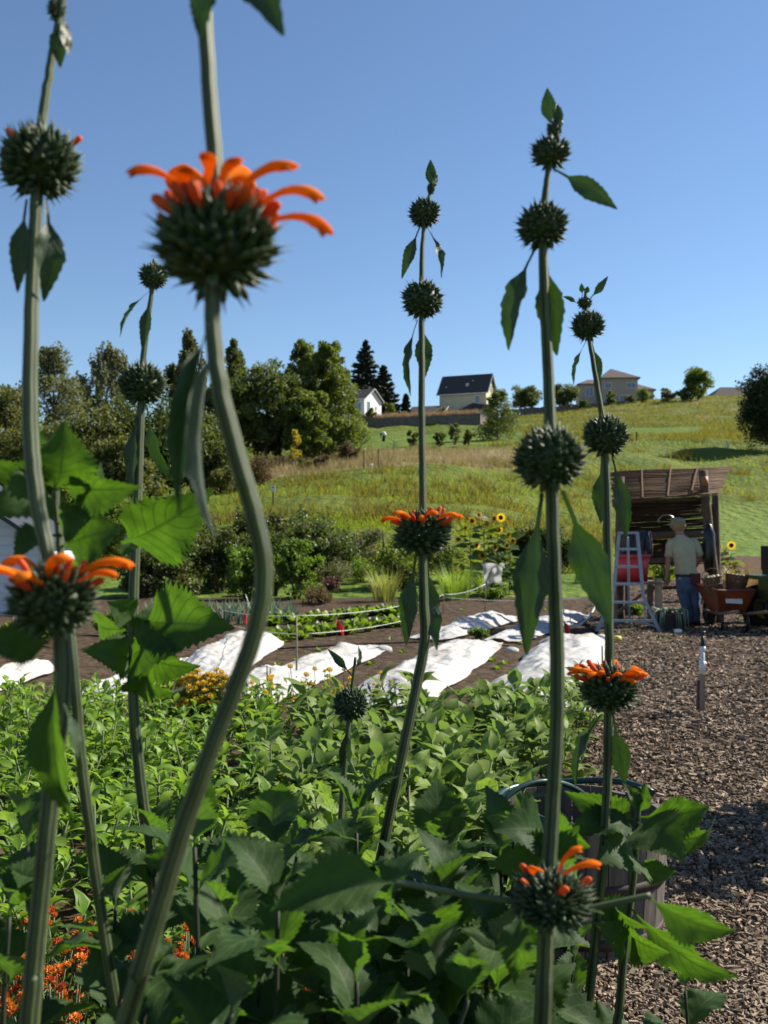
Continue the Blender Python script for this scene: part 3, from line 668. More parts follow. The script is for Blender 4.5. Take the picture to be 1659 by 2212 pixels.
# ------------------------------------------------------------------ leaf shapes (unit length along +Y, upper face +Z)
def make_leaf(name, n, prof, serr, bow, fold, wave, mat, cols=5, seed=0, petiole=0.0, droop=0.0):
    """prof: half width over length; serr: tooth depth; bow: arch; fold: V along the midrib"""
    r = random.Random(seed); v = []; uv = []; ph = r.random()*6
    ss = [-1+2*j/(cols-1) for j in range(cols)]
    for i in range(n+1):
        t = i/n; w = np.interp(t, [p[0] for p in prof], [p[1] for p in prof])
        zc = 4*bow*t*(1-t) - droop*max(0, t-.5)**2
        tooth = serr if i % 2 else -serr
        for s_ in ss:
            e = abs(s_) > .99 and 0 < i < n and t > petiole
            x = s_*w*(1+(tooth if e else 0)); y = t + (.02*serr*4*(1 if i % 2 else -1) if e else 0) - abs(s_)*w*.10
            z = zc + fold*abs(x) + wave*w*math.sin(t*14+ph+s_*2.2)*abs(s_) + wave*.6*w*math.sin(t*31+ph*2)*s_*s_
            v.append((x, y, z)); uv.append((.5+.5*s_, t))
    f = []; k = cols
    for i in range(n):
        for j in range(k-1): f.append((i*k+j, i*k+j+1, (i+1)*k+j+1, (i+1)*k+j))
    me = bpy.data.meshes.new(name); me.from_pydata(v, [], f); me.materials.append(mat)
    ul = me.uv_layers.new(name='UVMap')
    for lp in me.loops: ul.data[lp.index].uv = uv[lp.vertex_index]
    me.polygons.foreach_set('use_smooth', [True]*len(f)); me.update(); return me
def leaf_W(b, tip, roll=0.0, wfac=1.0, face=None):
    """matrix carrying a unit leaf from b to tip; roll 0 turns the upper face to 'face' (default: the camera)"""
    b, tip = Vector(b), Vector(tip); d = tip-b; L = d.length; y = d/L
    q = Vector(face) if face is not None else (Vector((0, 0, CAMZ))-b)
    z = (q-y*q.dot(y))
    if z.length < 1e-5: z = y.orthogonal()
    z.normalize(); z = Matrix.Rotation(roll, 3, y) @ z; x = y.cross(z)
    m3 = Matrix((x*(L*wfac), y*L, z*L)).transposed()
    return Matrix.Translation(b) @ m3.to_4x4()

# ------------------------------------------------------------------ far vegetable garden
L_leek = M_leaf('leek_leaf', (.10, .16, .11), (.26, .33, .25), trans=.3, rough=.4, tcol=(.25, .4, .2))
L_chard = M_leaf('salad_leaf', (.05, .12, .015), (.14, .24, .04), trans=.4, rough=.4, patch=((.09, .05, .035), 2.2))
L_fern = M_leaf('fennel_frond', (.10, .19, .03), (.19, .30, .07), trans=.45, rough=.6)
L_lav = M_leaf('lavender_leaf', (.12, .15, .06), (.24, .27, .11), trans=.35, rough=.6)
L_purp = M_leaf('purple_leaf', (.05, .02, .035), (.12, .05, .08), trans=.3)
L_sun = M_leaf('sunflower_leaf', (.05, .10, .02), (.12, .19, .05), under=(.14, .19, .09), trans=.4, rough=.5)
m_sunpet = M_leaf('sunflower_petal', (.75, .40, .01), (.85, .55, .02), trans=.5, tcol=(1, .62, .02))
m_sundisc = M('sunflower_disc', (.10, .05, .015), (.05, .02, .008), 60, .9)
def gbush(px, py, w, h, leaf, lab, name='garden_shrub', dp=.5, **k):
    b = GH(px, py); s = b.y/F
    return bush(name, lab, (b.x, b.y+w*s*.3, float(H(b.x, b.y+w*s*.3))), w*s/2, w*s*dp, h*s, leaf, **k)
# the berry row in front of the meadow
gbush(375, 1292, 175, 165, L_berry, 'broad reddish green currant bush on a short trunk', n=50, per=130, leafsz=.10, clump=.3)
gbush(470, 1285, 150, 155, L_berry, 'berry bush with rust tinted leaves left of the thick stem', n=44, per=130, leafsz=.10, clump=.3)
gbush(545, 1268, 160, 190, L_berry, 'tall dark berry bush behind the thick stem', n=50, per=130, leafsz=.11, clump=.3)
gbush(670, 1235, 180, 130, L_berry, 'dark bramble row right of the thick stem', n=50, per=120, leafsz=.11, clump=.3)
gbush(740, 1225, 130, 80, L_berry, 'low bramble by the left garden post', n=30, per=110, leafsz=.11, clump=.3)
gbush(530, 1300, 120, 130, L_fresh, 'bright green leafy bush before the berry row', n=34, per=120, leafsz=.10)
gbush(640, 1300, 130, 150, L_fresh, 'tall light green plant clump beside the thick stem', n=40, per=120, leafsz=.09, up=.8)
gbush(590, 1290, 90, 120, L_mid, 'green bean bush hidden behind the thick stem', n=24, per=100, leafsz=.10)
gbush(300, 1296, 130, 120, L_berry, 'dark berry bush at the left end of the row', n=36, per=120, leafsz=.10, clump=.3)
gbush(430, 1272, 190, 150, L_berry, 'berry bush rising behind the currant bush', n=56, per=130, leafsz=.11, clump=.28)
gbush(610, 1262, 150, 150, L_berry, 'bramble with rust leaves just right of the thick stem', n=50, per=130, leafsz=.11, clump=.28)
gbush(700, 1258, 150, 120, L_berry, 'bramble between the light green plants and the posts', n=44, per=120, leafsz=.10, clump=.28)
gbush(800, 1240, 150, 100, L_grey, 'pale loose shrub between the two garden posts', n=36, per=90, leafsz=.09, clump=.28)
gbush(880, 1240, 130, 95, L_mid, 'leafy green plants behind the middle orange flower', n=36, per=110, leafsz=.10, clump=.28)
gbush(1062, 1302, 60, 34, L_fresh, 'loose leafy plants hiding part of the white cloth', n=12, per=50, leafsz=.08)
gbush(1080, 1296, 60, 42, L_fresh, 'small leafy plant at the foot of the white cloth', n=16, per=80, leafsz=.07)
gbush(720, 1275, 110, 60, L_grey, 'low grey green herb clump in the weeds', n=20, per=90, leafsz=.07)
gbush(780, 1262, 130, 50, L_fresh, 'low green weeds before the left garden post', n=22, per=90, leafsz=.07)
gbush(870, 1275, 140, 90, L_mid, 'leafy bush below the middle orange flower', n=36, per=110, leafsz=.10)
gbush(950, 1262, 110, 105, L_mid, 'tomato plant left of the sunflowers', n=34, per=110, leafsz=.09)
gbush(1115, 1275, 110, 90, L_mid, 'dark tomato plant right of the white cloth', n=34, per=110, leafsz=.09)
gbush(1170, 1240, 260, 100, L_berry, 'long dark bramble hedge behind the sunflowers', n=70, per=130, leafsz=.12, clump=.25, dp=.15)
gbush(1190, 1232, 200, 60, L_leek, 'grey blue kale row right of the sunflowers', n=34, per=90, leafsz=.10)
gbush(235, 1235, 190, 175, L_mid, 'green hedge bush beside the pale shed', n=60, per=130, leafsz=.14, clump=.3)
gbush(690, 1310, 120, 45, L_brown, 'dry brown weeds by the salad bed', n=18, per=80, leafsz=.06)
gbush(710, 1282, 60, 38, L_purp, 'purple basil clump by the bare soil', n=14, per=80, leafsz=.05)
gbush(300, 1385, 260, 60, L_fresh, 'low green crop left of the leeks', n=40, per=90, leafsz=.08, dp=.2)
gbush(60, 1400, 180, 60, L_mid, 'low green crop before the pale shed', n=34, per=90, leafsz=.08, dp=.2)
gbush(1035, 1385, 60, 26, L_fresh, 'small weed patch between the white covers', n=10, per=60, leafsz=.05)
gbush(1265, 1262, 70, 40, L_fresh, 'weeds behind the tall ladder', n=12, per=70, leafsz=.06)
gbush(1370, 1340, 60, 40, L_fresh, 'green weeds under the work bench', n=14, per=60, leafsz=.06)
gbush(1450, 1262, 110, 70, L_fresh, 'pale green plants behind the man', n=22, per=80, leafsz=.09)

def tuft(name, label, px, py, wpx, hpx, leaf, n, bw, lean, cat, group=None, depth=None):
    b = G(px, py); s = b.y/F; t = thing(name, label, cat, b, 0, group)
    a = rng.random(n)*6.283; r = np.sqrt(rng.random(n))*wpx*s/2*.45
    x, y = np.cos(a)*r, np.sin(a)*r*(depth or 1); h = hpx*s*(.6+.5*rng.random(n))
    p0 = np.stack([x, y, np.zeros(n)], 1); out = np.stack([np.cos(a), np.sin(a), np.zeros(n)], 1)
    p1 = p0+out*(lean*h*.35)[:, None]+np.stack([0*x, 0*x, h*.6], 1); p2 = p0+out*(lean*h)[:, None]+rng.normal(size=(n, 3))*.08*h[:, None]+np.stack([0*x, 0*x, h], 1)
    sd = np.stack([np.sin(a), -np.cos(a), np.zeros(n)], 1)*bw
    v = np.concatenate([np.stack([p0-sd*.7, p0+sd*.7, p1+sd, p1-sd], 1), np.stack([p1-sd, p1+sd, p2+sd*.12, p2-sd*.12], 1)]).reshape(-1, 3)
    link(bpy.data.objects.new('leaves', np_mesh('leaves', v, np.arange(8*n).reshape(-1, 4), leaf)), t, WM[t.name].copy())
    return t
tuft('lavender_clump', 'spiky pale lavender clump at the edge of the bare soil', 832, 1302, 120, 72, L_lav, 260, .006, .45, 'plant')
tuft('fennel_plant', 'feathery light green fennel below the sunflowers', 985, 1298, 120, 75, L_fern, 700, .003, .5, 'plant')
tuft('fennel_plant', 'smaller feathery fennel beside the white cloth', 1045, 1290, 70, 55, L_fern, 400, .003, .5, 'plant')
k = 0
for row in range(3):
    for i in range(16):
        px = 322+i*20+random.uniform(-4, 4)+row*6; py = 1338+row*9-(px-322)*.02
        tuft('leek', 'grey green leek in the '+('back', 'middle', 'front')[row]+' row of the leek bed', px, py, 22, 44+row*3, L_leek, 9, .014, .35, 'leek', 'leeks in the bed under the berry row')
def rosette_mesh(name, mat, n, seed):
    r = random.Random(seed); mb = MB()
    for i in range(n):
        a = i*2.4; tilt = .35+.9*i/n; L = .75+.3*r.random(); w = .26
        d = Vector((math.cos(a)*math.cos(tilt), math.sin(a)*math.cos(tilt), math.sin(tilt))); s = Vector((-math.sin(a), math.cos(a), 0)); nn = d.cross(s)
        c0 = d*.08; c1 = d*L*.5+Vector((0, 0, .05)); c2 = d*L-Vector((0, 0, .12*L))
        mb.add([c0-s*.04, c0+s*.04, c1+s*w+nn*-.06, c1+nn*.04, c1-s*w+nn*-.06, c2+s*w*.6, c2+d*.08, c2-s*w*.6], [(0, 1, 3), (0, 3, 4), (1, 2, 3), (3, 2, 5, 6), (4, 3, 6, 7)], smooth=True)
    return mb.mesh(name, mat)
ros = [rosette_mesh('leaves', L_chard, 15, s) for s in range(4)]
for i in range(54):
    u = i/53; row = i % 2; px = 575+300*u+random.uniform(-6, 6); py = 1392-38*u-row*38*(1-.3*u)+random.uniform(-4, 4)
    b = G(px, py); t = thing('lettuce', 'leafy green and purple lettuce in the '+('nearer', 'farther')[row]+' salad row behind the white covers', 'lettuce', b, random.random()*6, 'lettuces in the salad rows')
    inst('leaves', ros[i % 4], t, WM[t.name] @ Matrix.Scale(.22+.07*random.random(), 4))
for i, (px, py) in enumerate([(1062, 1432), (870, 1415), (1010, 1440), (760, 1425), (1130, 1395), (640, 1432), (845, 1388), (600, 1445), (720, 1440), (880, 1440), (940, 1425), (1075, 1450), (1090, 1440), (450, 1440), (380, 1430), (560, 1425), (690, 1410), (800, 1440), (1045, 1420), (905, 1330), (930, 1345), (1000, 1322), (880, 1350), (1150, 1330), (1180, 1322)]):
    b = G(px, py); t = thing('weed', 'small green weed on bare soil between the white covers', 'weed', b, random.random()*6, 'weeds between the covers'); inst('leaves', ros[i % 4], t, WM[t.name] @ Matrix.Scale(.09, 4))

# sunflowers
sun_leaf = make_leaf('leaf', 8, [(0, .02), (.15, .03), (.3, .28), (.5, .34), (.8, .16), (1, .01)], 0, .05, .2, .05, L_sun, 3, 3)
def flower_mesh(name, n, mats):
    mb = MB(); mb.lathe([(.45, -.05), (.5, .03), (.3, .09), (.02, .1)], 12, m=1)
    for i in range(n):
        a = 6.283*i/n; d = Vector((math.cos(a), math.sin(a), .1*math.sin(i*3.1))); s = Vector((-math.sin(a), math.cos(a), 0))
        mb.add([d*.42-s*.09, d*.42+s*.09, d*.75+s*.12+Vector((0, 0, .05)), d*1.05, d*.75-s*.12+Vector((0, 0, .05))], [(0, 1, 2, 3, 4)], 0)
    return mb.mesh(name, mats)
sunf = flower_mesh('flower', 16, [m_sunpet, m_sundisc])
def sunflower(px, py, hpx, heads, lab, rs=.10):
    b = G(px, py); s = b.y/F; t = thing('sunflower', lab, 'sunflower', b); h = hpx*s; mb = MB(); n = 0
    mb.tube([b, b+Vector((.02, 0, h*.5)), b+Vector((0, 0, h))], [.014, .012, .006], 6)
    for (hx, hy) in heads:
        q = P(hx, hy, b.y-.1); a = b+Vector((0, 0, max(.2, q.z-.25))); mb.tube([a, a.lerp(q, .6)+Vector((0, 0, .05)), q], [.007, .006, .004], 5)
    mb.build('stem', M('sun_stem', (.09, .14, .04)) if 'sun_stem' not in bpy.data.materials else bpy.data.materials['sun_stem'], t)
    for (hx, hy) in heads:
        q = P(hx, hy, b.y-.12)
        rot = Vector((random.uniform(-.5, .9), -1, random.uniform(-.3, .4))).to_track_quat('Z', 'Y').to_matrix().to_4x4()
        inst('flower', sunf, t, TR_(q) @ rot @ Matrix.Scale(rs*(.8+.4*random.random()), 4))
    for i in range(26):
        z = h*(.15+.8*i/26); a = i*2.4; L = .22+.12*random.random(); q = b+Vector((0, 0, z)); o = Vector((math.cos(a), math.sin(a), .2+random.uniform(-.5, .2)))*L*1.2
        inst('leaf', sun_leaf, t, leaf_W(q, q+o, random.uniform(-.5, .5), 1, (0, -.2, 1)))
    return t
sunflower(1015, 1290, 160, [(1005, 1140), (1020, 1125), (990, 1165), (1030, 1178)], 'sunflower at the left of the clump with small heads')
sunflower(1045, 1288, 178, [(1035, 1112), (1050, 1130), (1060, 1160), (1042, 1200)], 'tallest sunflower in the middle of the clump')
sunflower(1075, 1288, 172, [(1068, 1120), (1082, 1118), (1078, 1145), (1070, 1182)], 'sunflower right of the tallest one')
sunflower(1100, 1286, 150, [(1098, 1155), (1108, 1168), (1095, 1178)], 'rightmost sunflower of the clump behind the covers')
sunflower(985, 1292, 80, [(985, 1232), (1000, 1240), (968, 1250)], 'low sunflower plant with orange heads at the clump foot')
sunflower(1555, 1305, 130, [(1555, 1180), (1580, 1178), (1568, 1195)], 'sunflower right of the shelter post')
sunflower(1575, 1300, 110, [(1570, 1210), (1585, 1225)], 'shorter sunflower behind the wheelbarrow')

# ------------------------------------------------------------------ white row covers
m_cover = M_leaf('row_cover_cloth', (.60, .60, .60), (.62, .62, .61), trans=.3, tcol=(.6, .6, .58), rough=.8, spec=.2)
_t = m_cover.node_tree; _b = _t.nodes['Principled BSDF']
_n, _r = noise_ramp(_t, (0, 0, 0), (1, 1, 1), 5, 8, vec_scale=(1, 2.2, 1)); _p = _t.nodes.new('ShaderNodeBump'); _p.inputs['Strength'].default_value = .8; _p.inputs['Distance'].default_value = .06
_t.links.new(_n.outputs['Fac'], _p.inputs['Height']); _t.links.new(_p.outputs[0], _b.inputs['Normal'])
_n2, _r2 = noise_ramp(_t, (.56, .49, .42), (.62, .62, .61), 2.2, 8, lo=.30, hi=.48); _t.links.new(_r2.outputs[0], _b.inputs['Base Color'])
def cover(label, p0, p1, w0, w1, h0, h1, seed, grp='white row covers'):
    a, b = G(*p0), G(*p1); d = b-a; L = d.length; ux = d/L; uy = Vector((-ux.y, ux.x, 0)); n, m = 90, 40

    v = []
    for i in range(n+1):
        s = i/n; w = (w0+(w1-w0)*s)*(.86+.14*math.sin(min(1, s*6)*1.57)*math.sin(min(1, (1-s)*6)*1.57)); hh = (h0+(h1-h0)*s)*.52
        endt = min(1, s*4.2, (1-s)*3.6); endt = math.sin(endt*1.5708)
        for j in range(m+1):
            q = -1+2*j/m; prof = max(0, 1-abs(q)**2.4)
            z = hh*prof*endt*(.9+.07*math.sin(s*L*3.3+seed))
            # wrinkles running across and along
            k = Vector((s*L*2.2, q*2.0, seed*3.1)); z += (.045*noise.noise(k*.8)-.035*abs(noise.noise(Vector((s*L*1.7+q*1.4, q*3.2, seed))))-.022*abs(noise.noise(Vector((s*L*4+q*2, q*5, seed+2))))+.012*noise.noise(Vector((s*L*9, q*4, seed))))*(.4+prof)
            ed = .07*noise.noise(Vector((s*L*1.5, q*5, seed+9)))+.05*noise.noise(Vector((s*L*5, q*9, seed+4)))
            p = a+ux*(s*L+ed*(1 if s in (0, 1) else .4))+uy*(q*w/2*(1+.14*noise.noise(Vector((s*L*1.3, seed, q)))))
            v.append((p.x, p.y, max(.05, z+.06)))
    id_ = np.arange((n+1)*(m+1)).reshape(n+1, m+1)
    q4 = np.stack([id_[:-1, :-1], id_[:-1, 1:], id_[1:, 1:], id_[1:, :-1]], -1).reshape(-1, 4)
    va = np.array(v); o = a.copy(); va -= np.array(o)
    ob = link(bpy.data.objects.new('row_cover', np_mesh('row_cover', va, q4, m_cover, True)), None, TR_(o))
    return tag(ob, label, 'row cover')
cover('crumpled white row cover with a sharp peak left of the thick stem', (415, 1478), (560, 1392), .8, .8, .26, .5, 1.0)
cover('long white row cover ending right of the thick stem', (440, 1555), (800, 1405), .8, .65, .30, .24, 2.3)
cover('white row cover ending left of the middle flower stem base', (800, 1545), (1035, 1396), .85, .75, .34, .30, 3.7)
cover('smooth bulging white row cover nearest the path', (1150, 1545), (1255, 1385), 1.05, .9, .42, .38, 5.1)
cover('upper white row cover behind the others with a shaded flank', (925, 1388), (1100, 1338), .65, .75, .22, .34, 6.6)
cover('greyish slack row cover left of the ladder', (1085, 1392), (1240, 1335), .6, .8, .14, .30, 8.2)
cover('white row cover peeping behind the leaves at far left', (-80, 1515), (110, 1452), .4, .35, .3, .25, 9.4)
cover('white row cover behind the second flower stem', (190, 1530), (400, 1440), .5, .5, .28, .24, 10.7)

# ------------------------------------------------------------------ stakes, strings, flags, cloth
m_bamboo = M('bamboo', (.30, .24, .15), (.20, .155, .10), 30, .7)
def stake(px, yb, yt, lab, w=.011, px2=None, name='garden_stake', mat=None):
    b = G(px, yb); tp = P(px2 if px2 is not None else px, yt, b.y)
    o = MB().tube([b-Vector((0, 0, .05)), b.lerp(tp, .5)+Vector((w*.4, 0, 0)), tp], [w, w*.95, w*.85], 7).build(name, mat or m_bamboo)
    return tag(o, lab, 'stake'), tp
_, s1 = stake(640, 1485, 1330, 'tall thin stake between two white covers, right of the thick stem', .010)
stake(28, 1402, 1312, 'thin stake before the pale shed', .010)
stake(352, 1330, 1272, 'short stake below the currant bush', .018)
_, s2 = stake(868, 1378, 1308, 'thin stake at the end of the salad rows', .009)
_, s3 = stake(958, 1328, 1284, 'thin stake below the feathery fennel', .009)
_, s4 = stake(1048, 1322, 1262, 'thin stake before the white cloth bundle', .009)
_, s5 = stake(480, 1372, 1318, 'thin stake left of the thick stem above the peaked cover', .009)
stake(771, 1258, 1150, 'weathered grey post behind the low bramble, left of two', .035, mat=m_stake, name='garden_post')
stake(828, 1262, 1146, 'weathered grey post behind the low bramble, right of two', .03, mat=m_stake, name='garden_post')
stake(346, 1560, 1470, 'garden stake left of the yellow flowers', .010)
stake(379, 1590, 1500, 'garden stake by the peppers right of the second flower stem', .010)
stake(434, 1575, 1478, 'garden stake inside the yellow flowers', .010)
stake(418, 1600, 1500, 'leaning garden stake just left of the yellow flowers', .009, 416)
stake(577, 1520, 1438, 'left one of the paired stakes right of the thick stem', .009)
stake(584, 1522, 1444, 'right one of the paired stakes right of the thick stem', .009)
_, s6 = stake(1300, 1480, 1395, 'pale thin stake beside the bulging cover', .010, 1301)
m_string = M('white_string', (.62, .64, .62), (.5, .52, .5), 40, .7)
def string(pts, lab, w=.0035, sag=.03):
    q = []
    for a, b in zip(pts[:-1], pts[1:]):
        for i in range(8): q.append(a.lerp(b, i/8)-Vector((0, 0, sag*4*(i/8)*(1-i/8))))
    q.append(pts[-1]); return tag(MB().tube(q, w, 5).build('string_line', m_string), lab, 'string')
string([s5, s1, s2, s3], 'white string running over the salad rows between stakes')
string([P(480, 1345, 14.4), s1-Vector((0, 0, .18)), s2-Vector((0, 0, .22))], 'lower white string just above the covers')
string([s3, s4+Vector((0, 0, 0))], 'white rope rising towards the sunflowers', .008, .06)
string([s3-Vector((0, 0, .05)), P(1110, 1298, 17.5), P(1225, 1293, 16.5), P(1292, 1287, 15.2)], 'white string running right to the ladder', .006, .02)
hz = [P(1292, 1287, 15.2), P(1286, 1310, 15), P(1272, 1335, 14.6), P(1250, 1351, 14.2), P(1228, 1352, 14.0), P(1216, 1344, 14)]
tag(MB().tube(hz, .016, 8).build('hanging_rope', m_string), 'thick white rope hanging in a curve left of the ladder', 'rope')
m_red = M_leaf('red_flag_cloth', (.62, .03, .03), (.70, .05, .04), trans=.3, tcol=(.8, .05, .04))
def flag(px, yb, yt, lab, w=.10):
    b = G(px, yb); tp = P(px, yt, b.y); t = thing('marker_flag', lab, 'flag', b)
    MB().tube([b, tp], .003, 5).build('wire', M('wire', (.2, .2, .2)) if 'wire' not in bpy.data.materials else bpy.data.materials['wire'], t)
    f = MB(); h = .13; v = [tp+Vector((-.002+w*i/4, .02*math.sin(i*1.6), -.02*i-h*j+.015*math.cos(i))) for i in range(5) for j in (0, 1)]
    v2 = [p+Vector((0, .004, 0)) for p in v]; n = len(v)
    f.add(v+v2, [(2*i, 2*i+1, 2*i+3, 2*i+2) for i in range(4)]+[(n+2*i+2, n+2*i+3, n+2*i+1, n+2*i) for i in range(4)]); f.build('pennant', m_red, t)
flag(727, 1395, 1338, 'red marker flag in the salad rows')
flag(527, 1372, 1318, 'tiny red marker flag above the peaked cover', .05)
flag(1218, 1375, 1342, 'red marker flag at the end of the white rope', .09)
b = G(1062, 1292); t = thing('hanging_cloth', 'white cloth bundled over plants right of the sunflowers', 'cloth', b); v = []
for i in range(15):
    for j in range(11):
        u, s = i/14, j/10; px = 1042+44*s+3*math.sin(u*4+s*3); py = 1216+60*u+7*u*math.sin(s*9+u*2)+6*(1-u)*(s-.3)**2*4
        q = P(px, py, b.y-.15+.12*math.sin(s*9+u*3)+.05*math.sin(u*13)); v.append(q)
mb = MB(); mb.add(v, [(i*11+j, i*11+j+1, (i+1)*11+j+1, (i+1)*11+j) for i in range(14) for j in range(10)], smooth=True); mb.build('cloth', m_cover, t)
for px, py, r, lab in ((828, 1412, .10, 'small white stone bag at the end of the long cover'), (1040, 1400, .09, 'white stone at the cover end by the soil'), (1105, 1412, .08, 'white lump of cloth beside the slack cover')):
    b = G(px, py); mb = MB(); mb.lathe([(r*.7, 0), (r*1.15, r*.3), (r, r*.75), (r*.5, r), (.01, r*1.05)], 12, b)
    mb.v = [(x+.2*r*noise.noise(Vector((x*9, y*9, z*9))), y, z) for x, y, z in mb.v]; tag(mb.build('weight_stone', m_cover), lab, 'stone')
tag(MB().tube([G(600, 1412)+Vector((0, 0, .06)), G(760, 1402)+Vector((0, 0, .06)), G(960, 1395)+Vector((0, 0, .06)), G(1100, 1405)+Vector((0, 0, .06))], .012, 6).build('irrigation_pipe', M('black_pipe', (.015, .015, .016), rough=.4)), 'thin black irrigation pipe on the soil between the covers', 'pipe')

# ------------------------------------------------------------------ grey shed and white outbuilding at the left
m_lap = M('white_lap_siding', (.60, .63, .66), (.54, .57, .60), 3, .6)
b = G(88, 1332); t = thing('garden_shed', 'low shed with pale lap siding at the left edge', 'shed', b); x1, y0 = b.x, b.y
zr = P(0, 1108, y0).z; xl = x1-2.4; sl = (P(0, 1112, y0).z-P(88, 1170, y0).z)/(88*y0/F)
ze = P(88, 1172, y0).z
sid = MB(); n = 11; wh = []
for i in range(n):
    z0, z1 = .08+i*.17, .08+(i+1)*.17-.006
    xr = x1 if z1 < ze else x1-(z1-ze)/sl
    if xr > xl+.2:
        pb = MB(); pb.add([(xl, y0, z0), (x1 if z0 < ze else x1-(z0-ze)/sl, y0, z0), (xr, y0+.015, z1), (xl, y0+.015, z1), (xl, y0+.03, z0), (xr, y0+.03, z0), (xr, y0+.03, z1), (xl, y0+.03, z1)], [(0, 1, 2, 3), (1, 5, 6, 2), (7, 6, 5, 4), (3, 2, 6, 7), (0, 4, 5, 1)]); pb.build('siding_board', m_lap, t)
zt = ze+sl*(x1-xl)
w = MB(); w.add([(xl, y0+.04, .05), (x1-.01, y0+.04, .05), (x1-.01, y0+.04, ze-.02), (xl, y0+.04, zt-.05), (xl, y0+1.9, .05), (x1-.01, y0+1.9, .05), (x1-.01, y0+1.9, ze-.02), (xl, y0+1.9, zt-.05)], [(3, 2, 1, 0), (4, 5, 6, 7), (1, 2, 6, 5), (0, 4, 7, 3)]); w.build('wall', m_lap, t)
for i in range(8):
    z0 = .08+i*.155
    if z0+.15 < ze: MB().box((x1+.004, y0+.97, z0+.075), (.02, 1.86, .146), Matrix.Rotation(R(-2.5), 3, 'Y')).build('siding_board', m_lap, t)
rf = MB(); o = .12
for dz, in ((0,),):
    a0 = Vector((x1+o, y0-.25, ze-o*sl)); a1 = Vector((xl, y0-.25, zt)); dv = Vector((0, 2.3, 0)); up = Vector((0, 0, .09))
    rf.add([a0, a1, a1+dv, a0+dv, a0+up, a1+up, a1+dv+up, a0+dv+up], [(0, 1, 2, 3), (7, 6, 5, 4), (0, 4, 5, 1), (3, 7, 4, 0), (2, 6, 7, 3)])
rf.build('roof', M('shed_roof', (.045, .05, .065)), t)
sk = MB(); sk.box((x1-1.2, y0-.03, .05), (2.5, .05, .07)); sk.build('base_rail', m_trim, t)
# ------------------------------------------------------------------ reed roofed shelter
m_log = M('weathered_log', (.075, .048, .032), (.15, .10, .07), 9, .9, .7, vec_scale=(6, 6, 1), dist=.02)
m_reed = M_leaf('reed', (.11, .06, .03), (.24, .14, .075), trans=.12, rough=.8, tcol=(.25, .14, .06))
m_reed_shade = M_leaf('shade_dark_reed', (.03, .019, .012), (.075, .045, .026), trans=0, rough=.9, spec=.1)  # darker copy of the reed: shade inside the shelter put into its colour
m_batten = M('batten', (.20, .10, .05), (.14, .07, .035), 20, .8)
t = thing('reed_shelter', 'open shelter with a sloping reed mat roof on log posts', 'shelter', (P(1440, 1350, 15.2).x, 15.2, 0))
def log(pts, r, name, parent=t, mat=m_log):
    q = []
    for a, b in zip(pts[:-1], pts[1:]):
        for i in range(5): q.append(Vector(a).lerp(Vector(b), i/5)+Vector((random.gauss(0, .006), random.gauss(0, .006), 0)))
    q.append(Vector(pts[-1])); return MB().tube(q, [r*(1.08-.16*i/len(q)) for i in range(len(q))], 10).build(name, mat, parent)
def gz(px, D): return Vector(((px-CX)/F*D, D, .02))
log([gz(1552, 14.9), P(1535, 1180, 14.9), P(1518, 1016, 14.9)], .075, 'post')
log([gz(1338, 14.9), P(1338, 1180, 14.9), P(1340, 1030, 14.9)], .07, 'post')
log([gz(1350, 16.3), P(1350, 1020, 16.3)], .06, 'post')
log([gz(1548, 16.3), P(1545, 1020, 16.3)], .06, 'post')
log([P(1325, 1088, 14.98), P(1532, 1080, 14.98)], .06, 'beam')
log([P(1345, 1024, 16.2), P(1550, 1018, 16.2)], .055, 'beam')
log([P(1385, 1158, 16.15), P(1535, 1152, 16.15)], .065, 'cross_rail')
log([P(1345, 1212, 16.2), P(1540, 1208, 16.2)], .05, 'cross_rail')
def reedmat(TLc, TRc, BRc, BLc, n, gap, rr, name, jag=.03, drop=0.0):
    mb = MB()
    for i in range(n):
        s = (i+.5)/n
        if random.random() < drop: continue
        a, b = TLc.lerp(BLc, s), TRc.lerp(BRc, s); e = (b-a).normalized()
        a = a-e*random.random()*jag*4; b = b+e*random.random()*jag*4; nn = Vector((0, random.gauss(0, .006), random.gauss(0, .008)))
        w = random.gauss(0, .012); m1 = a.lerp(b, .33)+nn+Vector((0, 0, w)); m2 = a.lerp(b, .66)+nn-Vector((0, 0, w*.6+.01))
        mb.tube([a+nn, m1, m2, b+nn], [rr, rr*1.1, rr, rr*.7], 5)
    o = mb.build(name, m_reed if name == 'reed_mat' else m_reed_shade, t); return tag(o, kind='stuff')
A, B_, Cc, Dd = P(1328, 1019, 16.0), P(1569, 1008, 16.0), P(1546, 1068, 14.75), P(1338, 1082, 14.75)
reedmat(A, B_, Cc, Dd, 95, 0, .0085, 'reed_mat')
reedmat(P(1342, 1086, 14.9), P(1512, 1082, 14.9), P(1500, 1106, 15.05), P(1348, 1112, 15.05), 26, 0, .009, 'reed_fringe', .02)
reedmat(P(1345, 1100, 16.3), P(1545, 1090, 16.3), P(1550, 1215, 16.3), P(1348, 1222, 16.3), 110, 0, .0105, 'back_reed_mat', .01, .04)
for s in (.24, .50, .74): MB().bar(A.lerp(B_, s)+Vector((0, -.02, .03)), Dd.lerp(Cc, s)+Vector((0, -.02, .025)), .022, .014).build('batten', m_batten, t)
MB().tube([P(1521, 1030, 14.8), P(1523, 1050, 14.78)], .055, 10).build('rope_binding', M('orange_rope', (.40, .16, .04)), t)
cg = tag(MB().lathe([(.01, 0), (.07, .02), (.105, .3), (.09, .62), (.045, .75), (.01, .78)], 12, P(1532, 1238, 14.78)).build('hanging_sack', M('black_plastic', (.012, .012, .014), rough=.35)), 'black plastic sack hanging on the right shelter post', 'sack')
